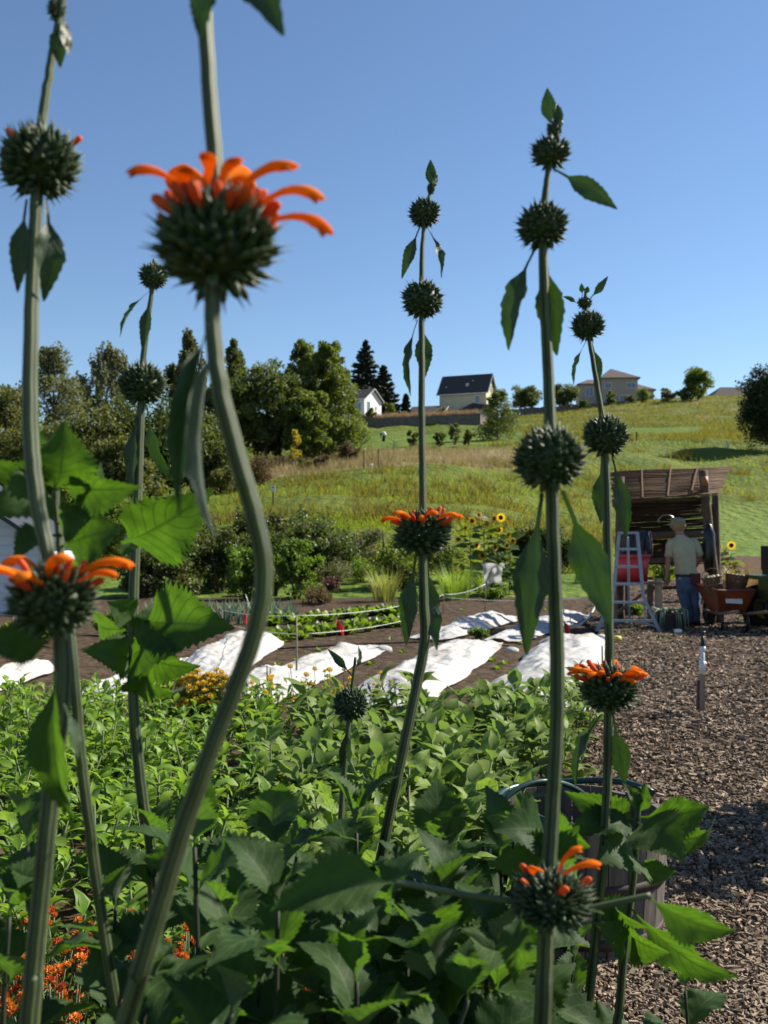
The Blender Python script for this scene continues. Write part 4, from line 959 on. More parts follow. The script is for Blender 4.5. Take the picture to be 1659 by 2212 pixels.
jk = MB(); q = P(1385, 1150, 15.1)
for i in range(8):
    jk.tube([q+Vector((.045*(i-4), .02*math.sin(i*2), .02)), q+Vector((.05*(i-4), .05*math.sin(i*3), -.2)), q+Vector((.05*(i-4), .04, -.34-.05*math.sin(i)))], [.03, .05, .04], 7)
tag(jk.build('hung_jacket', M('dark_blue_cloth', (.05, .055, .075))), 'dark jacket hung inside the shelter behind the ladder', 'jacket')
q = P(1440, 1128, 15.6); ring = [q+Vector((.14*math.cos(a*.35), 0, .12*math.sin(a*.35))) for a in range(0, 10)]
tag(MB().tube(ring, .012, 6).build('wire_hoop', M('hoop_metal', (.4, .4, .42), rough=.3, metal=.6)), 'thin wire hoop hanging beside the head of the man', 'hoop')

# bench, tubs, crate
m_plank = M('grey_plank', (.26, .20, .14), (.16, .12, .085), 10, .9, .4, vec_scale=(1, 8, 8))
D = 14.55; zt = P(1370, 1258, D).z; xa, xb = (1310-CX)/F*D, (1421-CX)/F*D
t = thing('work_bench', 'rough wooden work bench behind the ladder', 'bench', ((xa+xb)/2, D, .03))
for i in range(4): MB().box(((xa+xb)/2, D-.22+i*.16, zt), (xb-xa, .15, .035)).build('plank', m_plank, t)
for x in (xa+.05, xb-.06):
    for y in (D-.22, D+.24): MB().box((x, y, zt/2), (.09 if y < D else .07, .09, zt-.04 if y > D else zt+.14)).build('leg', m_plank if x < xb-.1 or y > D else M('pale_post', (.42, .33, .23), (.34, .26, .18), 12, .85), t)
MB().bar((xa, D+.1, .12), (xb-.1, D+.1, zt-.1), .06, .04).build('brace', m_plank, t)
D = 14.6; rt = M('red_plastic', (.50, .035, .04), (.42, .028, .03), 3, .45)
c = Vector(((1366-CX)/F*D, D, zt+.02)); r0 = 37*D/F; h = P(1366, 1198, D).z-c.z
t = thing('plastic_tub', 'red plastic tub on the bench behind the ladder', 'tub', c)
MB().lathe([(r0*.84, 0), (r0*.9, h*.5), (r0*.97, h), (r0*.9, h), (r0*.8, .03)], 28, c, cap=True).build('body', rt, t)
MB().lathe([(r0*.97, h-.04), (r0*1.05, h-.035), (r0*1.05, h+.005), (r0*.97, h+.006)], 28, c, cap=False).build('rim', rt, t)
bt = thing('plastic_tub', 'black tub standing inside the red one', 'tub', c+Vector((0, 0, .05)))
MB().lathe([(r0*.7, 0), (r0*.8, h+.02), (r0*.74, h+.02), (r0*.6, .05)], 24, c+Vector((0, 0, .03))).build('body', M('black_tub', (.02, .022, .025), rough=.4), bt)
log([P(1402, 1270, 15.0), P(1530, 1266, 15.0)], .035, 'wooden_rail', None); tag(bpy.data.objects['wooden_rail'], 'dark rail crossing behind the man at hip height', 'rail')
MB().box((P(1405, 1300, 15.0).x, 15.0, .4), (.07, .07, .8)).build('rail_leg', m_log, bpy.data.objects['wooden_rail']); MB().box((P(1527, 1300, 15.0).x, 15.0, .4), (.07, .07, .8)).build('rail_leg', m_log, bpy.data.objects['wooden_rail'])
D = 14.15; c = Vector(((1440-CX)/F*D, D, .07)); t = thing('harvest_crate', 'black crate of drooping leeks on the ground by the man', 'crate', c)
bx = MB(); w_, d_, h_ = .40, .32, .22
for sx in (-1, 1): bx.box(c+Vector((sx*w_/2, 0, h_/2)), (.02, d_, h_))
for sy in (-1, 1): bx.box(c+Vector((0, sy*d_/2, h_/2)), (w_-.02, .02, h_))
bx.box(c+Vector((0, 0, .012)), (w_-.02, d_-.02, .02)); bx.build('box', M('crate_black', (.018, .018, .02), rough=.5), t)
lk = MB()
for i in range(22):
    a = c+Vector((random.uniform(-.18, .18), random.uniform(-.1, .05), h_)); sgn = 1 if a.x > c.x else -1
    e = a+Vector((sgn*random.uniform(.02, .12), -random.uniform(.12, .22), random.uniform(.02, .12))); f_ = e+Vector((sgn*.02, -.03, -random.uniform(.2, .34)))
    lk.tube([a-Vector((0, 0, .1)), a+Vector((0, -.03, .08)), e, f_], [.016, .018, .014, .004], 5)
lk.build('leek_leaves', M('leek_drooping', (.14, .19, .12), (.26, .32, .22), 10, .5), t)
for px, py, lab, col, s in ((1465, 1368, 'white lump on the chips before the crate', (.75, .75, .72), .06), (1332, 1385, 'small yellow sponge left before the ladder', (.55, .48, .08), .07), (1300, 1384, 'small white pot below the ladder', (.7, .7, .66), .08)):
    b = G(px, py, .08); o = MB().lathe([(s*.7, 0), (s, s*.4), (s*.85, s*.9), (s*.3, s*1.05)], 9, b).build('small_item', M('item', col)); tag(o, lab, 'item')
for px, py, s, lab in ((1350, 1378, .35, 'weedy grass patch by the ladder foot'), (1430, 1392, .5, 'thin weeds on the chips before the crate')):
    b = G(px, py, .05); tuft('grass_patch', lab, px, py, s*140, 16, L_fresh, 120, .006, .9, 'grass')

# ------------------------------------------------------------------ orchard ladder
m_alu = M('ladder_aluminium', (.30, .36, .45), (.26, .32, .41), 6, .4, metal=.25)
D = 13.75; t = thing('orchard_ladder', 'pale blue grey tripod orchard ladder flaring at the foot', 'ladder', (gz(1356, D).x, D, .06))
ys = [1151, 1186, 1224, 1262, 1301, 1341]; hw_ = [20, 22.5, 26, 30.5, 35, 55]
for s in (-1, 1):
    pts = [P(1357+s*19.5, 1149, D+.04), P(1357+s*33, 1290, D), P(1357+s*68, 1376, D-.03)]; pts[2].z = .07
    MB().bar(pts[0], pts[1], .03, .045).build('side_rail', m_alu, t); MB().bar(pts[1], pts[2], .03, .045).build('flared_leg', m_alu, t)
    MB().bar(P(1357+s*33.5, 1298, D+.02), P(1357+s*38, 1341, D+.02), .024).build('inner_rail', m_alu, t)
    a, b = P(1357+s*30, 1343, D-.01), pts[2]+Vector((0, 0, .05)); MB().bar(a, b, .022).build('foot_brace', m_alu, t)
for y, w in zip(ys, hw_):
    a, b = P(1357-w, y, D), P(1357+w, y, D); MB().bar(a, b, .07 if y < 1160 else .04, .035).build('step', m_alu, t)
a = P(1356, 1160, D+.06); b = Vector((gz(1358, D-.5).x+.02, D+1.05, .03)); b = P(1360, 1362, D+.55); b.z = .05
MB().bar(a, b, .034).build('tripod_pole', m_alu, t)

# ------------------------------------------------------------------ the man
D = 14.65
def J(px, py, dd=0): return P(px, py, D+dd)
fz = J(1490, 1366).z; dzm = .055-fz
def K(px, py, dd=0): return J(px, py, dd)+Vector((0, 0, dzm*max(0, min(1, (py-1240)/120))))
t = thing('person', 'man in yellow shirt, jeans and cap bending at the shelter', 'person', (J(1490, 1366).x, D, .055))
def skin(name, verts, edges, mat, parent, sub=2):
    W = WM[parent.name].copy(); inv = W.inverted(); me = bpy.data.meshes.new(name)
    me.from_pydata([tuple(inv @ v[0]) for v in verts], edges, [])
    me.materials.append(mat); o = link(bpy.data.objects.new(name, me), parent, W)
    sm = o.modifiers.new('skin', 'SKIN'); sm.use_smooth_shade = True
    for i, v in enumerate(verts):
        sv = me.skin_vertices[0].data[i]; sv.radius = (v[1], v[2] if len(v) > 2 else v[1]); sv.use_root = (i == 0)
    ss = o.modifiers.new('sub', 'SUBSURF'); ss.levels = sub; ss.render_levels = sub; return o
m_skin = M('skin', (.42, .22, .15), (.38, .19, .13), 12, .55)
V = [(K(1485, 1258), .11), (K(1481, 1228, .02), .10), (K(1477, 1195, .06), .12), (K(1473, 1170, .10), .09), (K(1469, 1157, .14), .05), (K(1467, 1146, .18), .066), (K(1465, 1135, .20), .088), (K(1465, 1123, .20), .07),
     (K(1449, 1174, .10), .05), (K(1443, 1213, .08), .041), (K(1441, 1243, .02), .030), (K(1440, 1252, 0), .026),
     (K(1500, 1172, .12), .05), (K(1512, 1205, .14), .041), (K(1500, 1228, .34), .030), (K(1493, 1232, .42), .026),
     (K(1473, 1272), .075), (K(1482, 1312, -.02), .052), (K(1489, 1352, .02), .04), (K(1486, 1361, -.06), .03),
     (K(1499, 1272), .075), (K(1501, 1312, -.02), .052), (K(1503, 1350, .06), .04), (K(1506, 1359, -.02), .03)]
E = [(0, 1), (1, 2), (2, 3), (3, 4), (4, 5), (5, 6), (6, 7), (3, 8), (8, 9), (9, 10), (10, 11), (3, 12), (12, 13), (13, 14), (14, 15), (0, 16), (16, 17), (17, 18), (18, 19), (0, 20), (20, 21), (21, 22), (22, 23)]
for (hand, w0, sx) in ((11, K(1440, 1252, 0), -1), (15, K(1493, 1232, .42), 1)):
    for i, (ox, l) in enumerate(((-.027, .075), (-.009, .085), (.009, .08), (.026, .06), (.034*1.2, .045))):
        k = len(V)
        if i < 4: V += [(w0+Vector((ox, 0, -.045)), .010), (w0+Vector((ox*1.1, .012, -.045-l*.5)), .009), (w0+Vector((ox*1.1, .03, -.045-l)), .007)]
        else: V += [(w0+Vector((.03, .02, -.015)), .011), (w0+Vector((.038, .035, -.04)), .010), (w0+Vector((.036, .05, -.065)), .008)]
        E += [(hand, k), (k, k+1), (k+1, k+2)]
skin('body', V, E, m_skin, t)
def loft(rings, n=18, m=0):
    mb = MB(); o = 0
    for (c, rx, ry) in rings:
        for j in range(n):
            a = 6.2832*j/n; mb.v.append((c.x+rx*math.cos(a), c.y+ry*math.sin(a), c.z))
    for i in range(len(rings)-1):
        for j in range(n): mb.f.append((i*n+j, i*n+(j+1) % n, (i+1)*n+(j+1) % n, (i+1)*n+j)); mb.m.append(m); mb.sm.append(True)
    return mb
m_tee = M('yellow_tee', (.49, .46, .30), (.44, .41, .26), 14, .85, .35, dist=.02, sheen=.2)
m_jean = M('denim', (.055, .10, .19), (.10, .155, .26), 9, .85, .3, dist=.02)
sh = loft([(K(1484, 1252), .178, .125), (K(1483, 1240, .01), .172, .12), (K(1481, 1222, .03), .165, .118), (K(1478, 1200, .06), .182, .125), (K(1475, 1182, .08), .198, .125), (K(1474, 1172, .10), .195, .115), (K(1473, 1164, .11), .15, .095), (K(1471, 1158, .13), .075, .072), (K(1470, 1155, .135), .062, .06)])
sh.tube([K(1452, 1168, .10), K(1448, 1178, .10), K(1446, 1196, .09), K(1445, 1203, .085)], [.07, .075, .068, .07], 12)
sh.tube([K(1495, 1167, .11), K(1501, 1176, .12), K(1508, 1192, .13), K(1511, 1200, .135)], [.07, .075, .068, .07], 12)
sh.v = [(x+.014*noise.noise(Vector((x*9, y*9, z*14))), y+.022*noise.noise(Vector((x*14+5, y*9, z*9))), z) for x, y, z in sh.v]
sh.build('shirt', m_tee, t)
jn = loft([(K(1484, 1245, .0), .172, .122), (K(1485, 1256), .18, .135), (K(1486, 1270), .182, .14), (K(1487, 1281), .172, .12), (K(1487, 1286), .14, .09)])
for pts, rr in (([K(1474, 1266), K(1477, 1288), K(1482, 1312, -.03), K(1486, 1335, .0), K(1488, 1358, .03)], [.105, .098, .08, .074, .07]), ([K(1499, 1266), K(1500, 1288), K(1501, 1312, -.03), K(1502, 1335, .03), K(1503, 1356, .06)], [.105, .098, .08, .074, .07])):
    q = []; r2 = []
    for i in range(len(pts)-1):
        for s in range(5): q.append(pts[i].lerp(pts[i+1], s/5)+Vector((0, .006*math.sin(s*2+i), 0))); r2.append((rr[i]+(rr[i+1]-rr[i])*s/5)*(1+.05*math.sin(s*2.6+i*2)))
    q.append(pts[-1]); r2.append(rr[-1]); jn.tube(q, r2, 14)
jn.build('jeans', m_jean, t)
for px, dd in ((1486, .0), (1505, .04)):
    b = K(px, 1360, dd); MB().tube([b+Vector((0, -.09, .0)), b+Vector((0, -.05, .01)), b+Vector((0, .06, .015)), b+Vector((0, .16, -.005)), b+Vector((0, .19, -.01))], [.03, .05, .052, .042, .02], 10).build('boot', M('boot', (.02, .016, .013)), t)
hh = K(1465, 1133, .20)
hr = MB(); hr.lathe([(.03, -.115), (.085, -.09), (.1, -.04), (.104, .02), (.10, .05)], 18, hh+Vector((0, -.012, 0))); hr.v = [(x+.012*noise.noise(Vector((x*40, y*40, z*8))), y, z) for x, y, z in hr.v]; hr.build('hair', M('blond_hair', (.36, .24, .11), (.24, .15, .07), 60, .6, vec_scale=(4, 4, 1)), t)
cp = MB(); cp.lathe([(.107, -.005), (.112, .03), (.10, .075), (.06, .105), (.005, .115)], 20, hh); cp.box(hh+Vector((-.03, .13, .01)), (.13, .12, .015)); cp.build('cap', M('grey_cap', (.27, .26, .24), (.34, .33, .31), 12, .9), t)
for s in (-1, 1): MB().lathe([(.004, -.03), (.02, -.01), (.022, .01), (.006, .03)], 8, hh+Vector((s*.105, .01, -.03))).build('ear', m_skin, t)
bl = loft([(K(1484, 1246), .186, .134), (K(1484, 1240), .184, .132)]); blo = bl.build('belt', M('belt_black', (.015, .013, .012)), t)
pch = MB(); q = K(1500, 1252, -.15); pch.box(q, (.10, .05, .17), taper=1.15); pch.box(q+Vector((.07, .02, -.01)), (.05, .045, .2)); pch.build('tool_pouch', M('red_leather', (.13, .03, .025), (.07, .018, .015), 14), blo)

# ------------------------------------------------------------------ wheelbarrow with baskets
D = 14.0; xw = (1567-CX)/F*D; t = thing('wheelbarrow', 'orange wheelbarrow loaded with baskets beside the man', 'wheelbarrow', (xw, D, .055))
m_or = M('orange_tray', (.24, .055, .02), (.15, .035, .015), 5, .5); s = D/F
zt_, zb_ = P(1567, 1272, D).z, P(1567, 1318, D).z
tr = MB(); to = [(-40*s, -.42, zt_), (40*s, -.42, zt_), (40*s, .55, zt_+.04), (-40*s, .55, zt_+.04)]; bo = [(-29*s, -.24, zb_), (29*s, -.24, zb_), (25*s, .30, zb_), (-25*s, .30, zb_)]
def sh_(l, k): return [Vector((xw+x*k, D+y*k, z)) for x, y, z in l]
tr.add(sh_(to, 1)+sh_(bo, 1)+[v+Vector((0, 0, .02)) for v in sh_(to, .95)]+[v+Vector((0, 0, .03)) for v in sh_(bo, .95)],
       [(0, 1, 5, 4), (1, 2, 6, 5), (2, 3, 7, 6), (3, 0, 4, 7), (4, 5, 6, 7), (9, 8, 12, 13), (10, 9, 13, 14), (11, 10, 14, 15), (8, 11, 15, 12), (15, 14, 13, 12), (0, 8, 9, 1), (1, 9, 10, 2), (2, 10, 11, 3), (3, 11, 8, 0)])
tray = tr.build('tray', m_or, t)
rim = sh_(to, 1.01); MB().tube([rim[0], rim[1], rim[2], rim[3], rim[0]], .014, 6, cap=False).build('rim', m_or, tray)
q = Vector((xw-2*s, D-.352, (zt_+zb_)/2+.02)); lb = MB(); lb.box(q, (.24, .006, .11), Matrix.Rotation(R(-21), 3, 'X') @ Matrix.Rotation(R(3), 3, 'Y')); lb.build('maker_sticker', M('sticker', (.62, .58, .52), (.5, .46, .42), 30), tray)
m_blk = M('black_steel', (.02, .02, .022), rough=.5)
for sx in (-1, 1):
    MB().tube([(xw+sx*.2, D-1.0, zb_+.06), (xw+sx*.19, D-.3, zb_-.03), (xw+sx*.08, D+.75, .30)], .022, 8).build('handle', M('ash_handle', (.25, .17, .10)), t)
    MB().tube([(xw+sx*.17, D-.32, zb_-.05), (xw+sx*.185, D-.36, .3), (xw+sx*.18, D-.34, .07)], .024, 8).build('leg', m_blk, t)
MB().bar((xw-.18, D-.34, .2), (xw+.18, D-.34, .2), .03).build('leg_brace', m_blk, t)
wheel = MB(); ring = [(.19, -.045), (.215, -.02), (.215, .02), (.19, .045), (.13, .03), (.13, -.03), (.19, -.045)]
def wheel_at(c, prof, mat, name, parent, n=24, k=1.0):
    mb = MB(); mb.lathe([(r*k, z*k) for r, z in prof], n, (0, 0, 0), cap=False)
    mb.v = [(z+c[0], x+c[1], y+c[2]) for x, y, z in mb.v]; return mb.build(name, mat, parent)
wo = wheel_at((xw, D+.72, .27), ring, M('tyre', (.02, .02, .02), rough=.85), 'wheel', t); wheel_at((xw, D+.72, .27), [(.005, -.05), (.13, -.02), (.13, .02), (.005, .05)], m_blk, 'rim', wo)
m_bask = M('basket_wood', (.20, .115, .06), (.11, .06, .032), 14, .8, .5, vec_scale=(1, 1, 6), dist=.01); m_prod = M('onion_pale', (.42, .40, .26), (.3, .3, .16), 8, .5)
def basket(px, py, r, h, lab, dd, tilt):
    c = P(px, py, D+dd); t = thing('bushel_basket', lab, 'basket', c); W = WM[t.name] @ Matrix.Rotation(tilt, 4, 'Y')
    ni = 18
    for i in range(ni):
        a0, a1 = 6.283*i/ni, 6.283*(i+.86)/ni; mb = MB(); vs_ = []
        for rr in (1.0, .94):
            for z, k in ((0, .78), (h, 1.0)):
                for a in (a0, a1): vs_.append((r*rr*k*math.cos(a), r*rr*k*math.sin(a), z))
        mb.add(vs_, [(0, 1, 3, 2), (4, 6, 7, 5), (2, 3, 7, 6), (0, 2, 6, 4), (1, 5, 7, 3)]); mb.build('stave', m_bask, t, W)
    for z in (.08*h, .5*h, h*.95):
        k = .78+.22*z/h; MB().lathe([(r*k*1.005, z-.012), (r*k*1.04, z-.012), (r*k*1.04, z+.014), (r*k*1.005, z+.014)], 24, cap=False).build('hoop', m_bask, t, W)
    MB().lathe([(.001, .012), (r*.77, .01)], 18, cap=False).build('floor', m_bask, t, W)
    MB().tube([(r*math.cos(a)*.98, 0, h+r*.75*math.sin(a)) for a in [math.pi*i/10 for i in range(11)]], .006, 5).build('wire_handle', m_bask, t, W)
    for i in range(9):
        a = i*2.4; rr = r*.7*math.sqrt(i/9); q = W @ Vector((rr*math.cos(a), rr*math.sin(a), h*.86))
        o = MB().lathe([(.01, -.04), (.035, -.025), (.042, 0), (.033, .028), (.008, .045)], 9, q).build('onion', m_prod); tag(o, 'pale round onion heaped in a basket on the wheelbarrow', 'onion', 'onions in the baskets')
zf = zb_+.05
def bpy_(z): return 1150-(z-1.5)/D*F
basket(1545, bpy_(zt_-.06), .15, .25, 'left wooden basket in the wheelbarrow, tipped', .0, R(-12)); basket(1588, bpy_(zt_-.03), .17, .24, 'right wooden basket heaped with onions in the wheelbarrow', .1, R(8))
tuft('dry_weed', 'dry brown weed bush right of the wheelbarrow', 1608, 1310, 110, 95, M_leaf('dry_weed', (.16, .10, .05), (.26, .18, .09), trans=.3), 300, .004, .5, 'weed')

# ------------------------------------------------------------------ garden tractor cut by the frame edge
D = 13.7; x0 = (1686-CX)/F*D; t = thing('garden_tractor', 'green garden tractor cut off by the right edge', 'tractor', (x0+.5, D, .055))
m_gr = M('tractor_green', (.02, .10, .035), (.015, .08, .028), 4, .35); m_ty = M('tractor_tyre', (.015, .015, .016), rough=.85)
for sy in (0, .95):
    for (cx, r, nm) in ((x0+.02, .33, 'rear'), (x0+1.35, .22, 'front')):
        mb = MB(); mb.lathe([(.55*r, -.1), (.9*r, -.12), (r, -.07), (r, .07), (.9*r, .12), (.55*r, .1), (.55*r, -.1)], 28, cap=False); mb.v = [(x+cx, z+D-.25+sy, y+r+.05) for x, y, z in mb.v]
        w = mb.build('tyre', m_ty, t); mb = MB(); mb.lathe([(.01, -.06), (.55*r, -.08), (.55*r, .08), (.01, .06)], 20, cap=False); mb.v = [(x+cx, z+D-.25+sy, y+r+.05) for x, y, z in mb.v]; mb.build('rim', M('rim_yellow', (.5, .38, .03)), w)
        if nm == 'rear':
            for i in range(22):
                a = 6.283*i/22; c = Vector((cx+math.cos(a)*r*1.01, D-.25+sy, r+.05+math.sin(a)*r*1.01)); MB().box(c, (.03, .2, .035), Matrix.Rotation(-a, 3, 'Y') @ Matrix.Rotation(.5 if i % 2 else -.5, 3, 'X')).build('tread_lug', m_ty, w)
bd = MB(); bd.box((x0+.1, D+.22, .83), (.62, 1.15, .06)); bd.box((x0+.12, D+.22, .66), (.5, .65, .3), taper=.95); bd.build('fender_deck', m_gr, t)
MB().box((x0+1.0, D+.22, .68), (.95, .5, .42), taper=.86).build('hood', m_gr, t); MB().box((x0+.55, D+.22, .40), (1.6, .35, .14)).build('chassis', m_blk, t)
st = MB(); st.box((x0+.12, D+.22, .92), (.42, .48, .1)); st.box((x0-.06, D+.22, 1.12), (.1, .46, .36)); st.build('seat', m_blk, t)
MB().tube([(x0+.6, D+.22, .9), (x0+.48, D+.22, 1.12)], .02, 8).build('steering_column', m_blk, t)
mb = MB(); mb.tube([(x0+.47+.06*math.cos(a), D+.22+.18*math.sin(a), 1.13+.1*math.cos(a)) for a in [6.283*i/16 for i in range(17)]], .015, 6, cap=False); mb.build('steering_wheel', m_blk, t)
MB().tube([(x0-.12, D-.3, .84), (x0-.28, D-.33, .87)], .022, 8).build('lever', m_blk, t); MB().box((x0-.215, D-.25, .72), (.02, .08, .06)).build('tail_lamp', M('lamp_red', (.4, .03, .02)), t)

# ------------------------------------------------------------------ standpipe on the path
b = G(1515, 1535, .085); s = b.y/F; t = thing('standpipe', 'white water standpipe tied to a wooden stake on the path', 'standpipe', b)
m_pvc = M('white_pvc', (.72, .73, .75), (.62, .63, .66), 20, .4)
def Pz(px, py): return P(px, py, b.y)
MB().bar(b-Vector((0, 0, .1)), Pz(1516, 1456), .042).build('stake', M('pale_stake', (.38, .31, .24), (.26, .20, .15), 14, .85, .4, vec_scale=(1, 1, .2)), t)
MB().bar(Pz(1508.5, 1532), Pz(1509.5, 1470), .022, .03).build('stake_side', M('maroon_wood', (.10, .035, .04), (.16, .12, .11), 6), t)
pp_ = MB(); pp_.tube([Pz(1517.5, 1470), Pz(1517.5, 1398)], .017, 12); pp_.tube([Pz(1517.5, 1450), Pz(1517.5, 1428)], .026, 12); pp_.tube([Pz(1517.5, 1408), Pz(1518, 1396)], .023, 12)
po = pp_.build('pipe', m_pvc, t); vl = MB(); vl.tube([Pz(1518, 1434)-Vector((0, .01, 0)), Pz(1527, 1434)-Vector((0, .01, 0))], .014, 8); vl.build('valve', m_pvc, po); MB().tube([Pz(1526.5, 1434)-Vector((0, .01, 0)), Pz(1531, 1434)-Vector((0, .01, 0))], .018, 8).build('valve_knob', M('valve_red', (.5, .03, .05)), po)
sp = MB(); sp.tube([Pz(1517.5, 1397), Pz(1518, 1384), Pz(1518, 1374)], [.02, .016, .011], 10); sp.tube([Pz(1516, 1374), Pz(1519, 1367), Pz(1523, 1364)], [.012, .016, .007], 8); sp.tube([Pz(1514, 1378), Pz(1524, 1376)], .006, 6); sp.build('sprinkler_head', m_blk, t)

# ------------------------------------------------------------------ half barrel with hose
bc = Vector(((1246-CX)/F*3.45, 3.45, .075)); t = thing('half_barrel', 'weathered half barrel planter behind the right flower stem', 'barrel', bc)
m_stv = M('barrel_oak', (.17, .14, .12), (.09, .072, .06), 9, .85, .5, vec_scale=(3, 3, .6), dist=.01); hB = .43; ns = 26
def rb(z): return .285+.03*(z/hB)**.8
for i in range(ns):
    a0, a1 = 6.2832*i/ns+.006, 6.2832*(i+1)/ns-.006; mb = MB(); vs_ = []; hh_ = hB+random.uniform(-.006, .006)
    for k in range(5):
        z = hh_*k/4
        for (rr, a) in ((rb(z), a0), (rb(z), a1), (rb(z)-.024, a1), (rb(z)-.024, a0)): vs_.append((rr*math.cos(a), rr*math.sin(a), z))
    mb.add(vs_, [(k*4+j, k*4+(j+1) % 4, k*4+4+(j+1) % 4, k*4+4+j) for k in range(4) for j in range(4)]+[(16, 17, 18, 19), (3, 2, 1, 0)]); mb.build('stave', m_stv, t, WM[t.name].copy())
for z in (.06, .24): MB().lathe([(rb(z)+.001, z-.018), (rb(z)+.004, z-.018), (rb(z)+.0045, z+.018), (rb(z)+.001, z+.018)], 40, cap=False).build('hoop', M('rusty_hoop', (.08, .06, .055), (.05, .035, .03), 20, .7, metal=.4), t, WM[t.name].copy())
MB().lathe([(.001, .16), (rb(.1)-.03, .15)], 30, cap=False).build('soil', m_soil, t, WM[t.name].copy())
m_hose = M('green_hose', (.014, .05, .04), (.01, .038, .03), 10, .3)
hp = [(1040, 1980, 3.1), (1052, 1900, 3.12), (1056, 1835, 3.15), (1066, 1775, 3.2), (1095, 1722, 3.25), (1140, 1694, 3.3), (1190, 1688, 3.35), (1240, 1702, 3.42), (1280, 1735, 3.5), (1310, 1785, 3.55), (1318, 1850, 3.5)]
def cr(pts, n=6):
    pts = [Vector(p) for p in pts]; q = []
    for i in range(len(pts)-1):
        p0, p1, p2, p3 = pts[max(i-1, 0)], pts[i], pts[i+1], pts[min(i+2, len(pts)-1)]
        for s in range(n):
            t_ = s/n; q.append(.5*((2*p1)+(p2-p0)*t_+(2*p0-5*p1+4*p2-p3)*t_*t_+(3*p1-p0-3*p2+p3)*t_**3))
    q.append(pts[-1]); return q
ho = thing('garden_hose', 'dark green hose looped over the half barrel', 'hose', bc+Vector((0, 0, hB)))
MB().tube(cr([P(*p) for p in hp]), .010, 10).build('loop', m_hose, ho)
MB().tube([bc+Vector(((rb(hB)-.01+.03*math.sin(a*1.3))*math.cos(a), (rb(hB)-.01)*math.sin(a), hB+.012+.02*max(0, math.sin(a*2)))) for a in [R(20+8*i) for i in range(32)]], .0125, 10).build('rim_loop', m_hose, ho)
# ------------------------------------------------------------------ vegetable bed: aubergines and peppers
L_egg = M_leaf('aubergine_leaf', (.13, .22, .035), (.24, .34, .075), under=(.32, .36, .24), trans=.40, rough=.55, tcol=(.32, .50, .05), veins=True, spec=.25)
L_pep = M_leaf('pepper_leaf', (.115, .23, .02), (.23, .36, .05), under=(.13, .19, .07), trans=.38, rough=.5, spec=.25, tcol=(.32, .52, .04))
L_eggc = M_leaf('aubergine_leaf_far', (.13, .22, .035), (.26, .35, .085), under=(.32, .36, .24), trans=.40, rough=.55, spec=.2, tcol=(.22, .36, .05))
m_vstem = M('veg_stem', (.10, .14, .05), (.14, .18, .08), 20, .7)
EP = [(0, .012), (.15, .02), (.24, .12), (.42, .20), (.62, .19), (.82, .10), (1, .005)]
PP = [(0, .01), (.2, .015), (.3, .12), (.5, .2), (.75, .12), (1, .005)]
egg_l = [make_leaf('leaf', 10, EP, 0, .10, .28, .30, L_egg, 5, s, .2, .4) for s in range(5)]
pep_l = [make_leaf('leaf', 8, PP, 0, .10, .30, .15, L_pep, 3, s, .2, .5) for s in range(4)]
def leaf_arrays(meshes):
    out = []
    for me in meshes:
        v = np.array([x.co[:] for x in me.vertices]); f = np.array([p.vertices[:] for p in me.polygons]); out.append((v, f))
    return out
egg_lo = [make_leaf('leaf', 5, EP, 0, .10, .28, .2, L_eggc, 3, s, .2, .4) for s in range(4)]
pep_lo = [make_leaf('leaf', 4, PP, 0, .10, .30, .15, L_pep, 3, s, .2, .5) for s in range(3)]
def veg_layout(kind, seed):
    """leaf matrices of one plant, local to its base, plus stem paths"""
    r = random.Random(seed); Ms = []; stems = []; h = .52 if kind == 'egg' else .5; nl = 66 if kind == 'egg' else 100; R0 = .27
    tips = []
    for i in range(6):
        a = i*2.4+r.random(); q = Vector((math.cos(a)*R0*.6*r.random()**.5, math.sin(a)*R0*.6*r.random()**.5, h*(.72+.3*r.random()))); tips.append(q); stems.append([Vector((0, 0, 0)), Vector((q.x*.35, q.y*.35, q.z*.5)), q])
    for i in range(nl):
        q = tips[i % 6]; s = .45+.55*r.random(); b = Vector((q.x*s, q.y*s, q.z*s)) if s < .98 else q.copy()
        a = r.random()*6.283; L = ((.155 if kind == 'egg' else .095)*(.65+.6*r.random())); el = r.uniform(-.3, .9)+(.35 if s > .9 else 0)
        d = Vector((math.cos(a)*math.cos(el), math.sin(a)*math.cos(el), math.sin(el)))*L
        Ms.append((leaf_W(b, b+d, r.uniform(-.5, .5), 1.1, (d.x*-.4, d.y*-.4, 1)), r.randrange(12)))
    return Ms, stems
layouts = {k: [veg_layout(k, s) for s in range(6)] for k in ('egg', 'pep')}
foliage = {}
for k, lo in (('egg', leaf_arrays(egg_lo)), ('pep', leaf_arrays(pep_lo))):
    foliage[k] = []
    for Ms, st in layouts[k]:
        vv, ff, o = [], [], 0
        for Mx, r in Ms:
            v, f = lo[r % len(lo)]; A = np.array(Mx); w = v @ A[:3, :3].T+A[:3, 3]; vv.append(w); ff.append(f+o); o += len(v)
        foliage[k].append(np_mesh('foliage', np.concatenate(vv), np.concatenate(ff), L_eggc if k == 'egg' else L_pep, True))
stem_me = {}
for k in layouts:
    stem_me[k] = []
    for Ms, st in layouts[k]:
        mb = MB()
        for s in st: mb.tube(s, [.008, .006, .004], 5)
        stem_me[k].append(mb.mesh('stems', m_vstem))
n_ind = 0
y = 2.75; row = 0
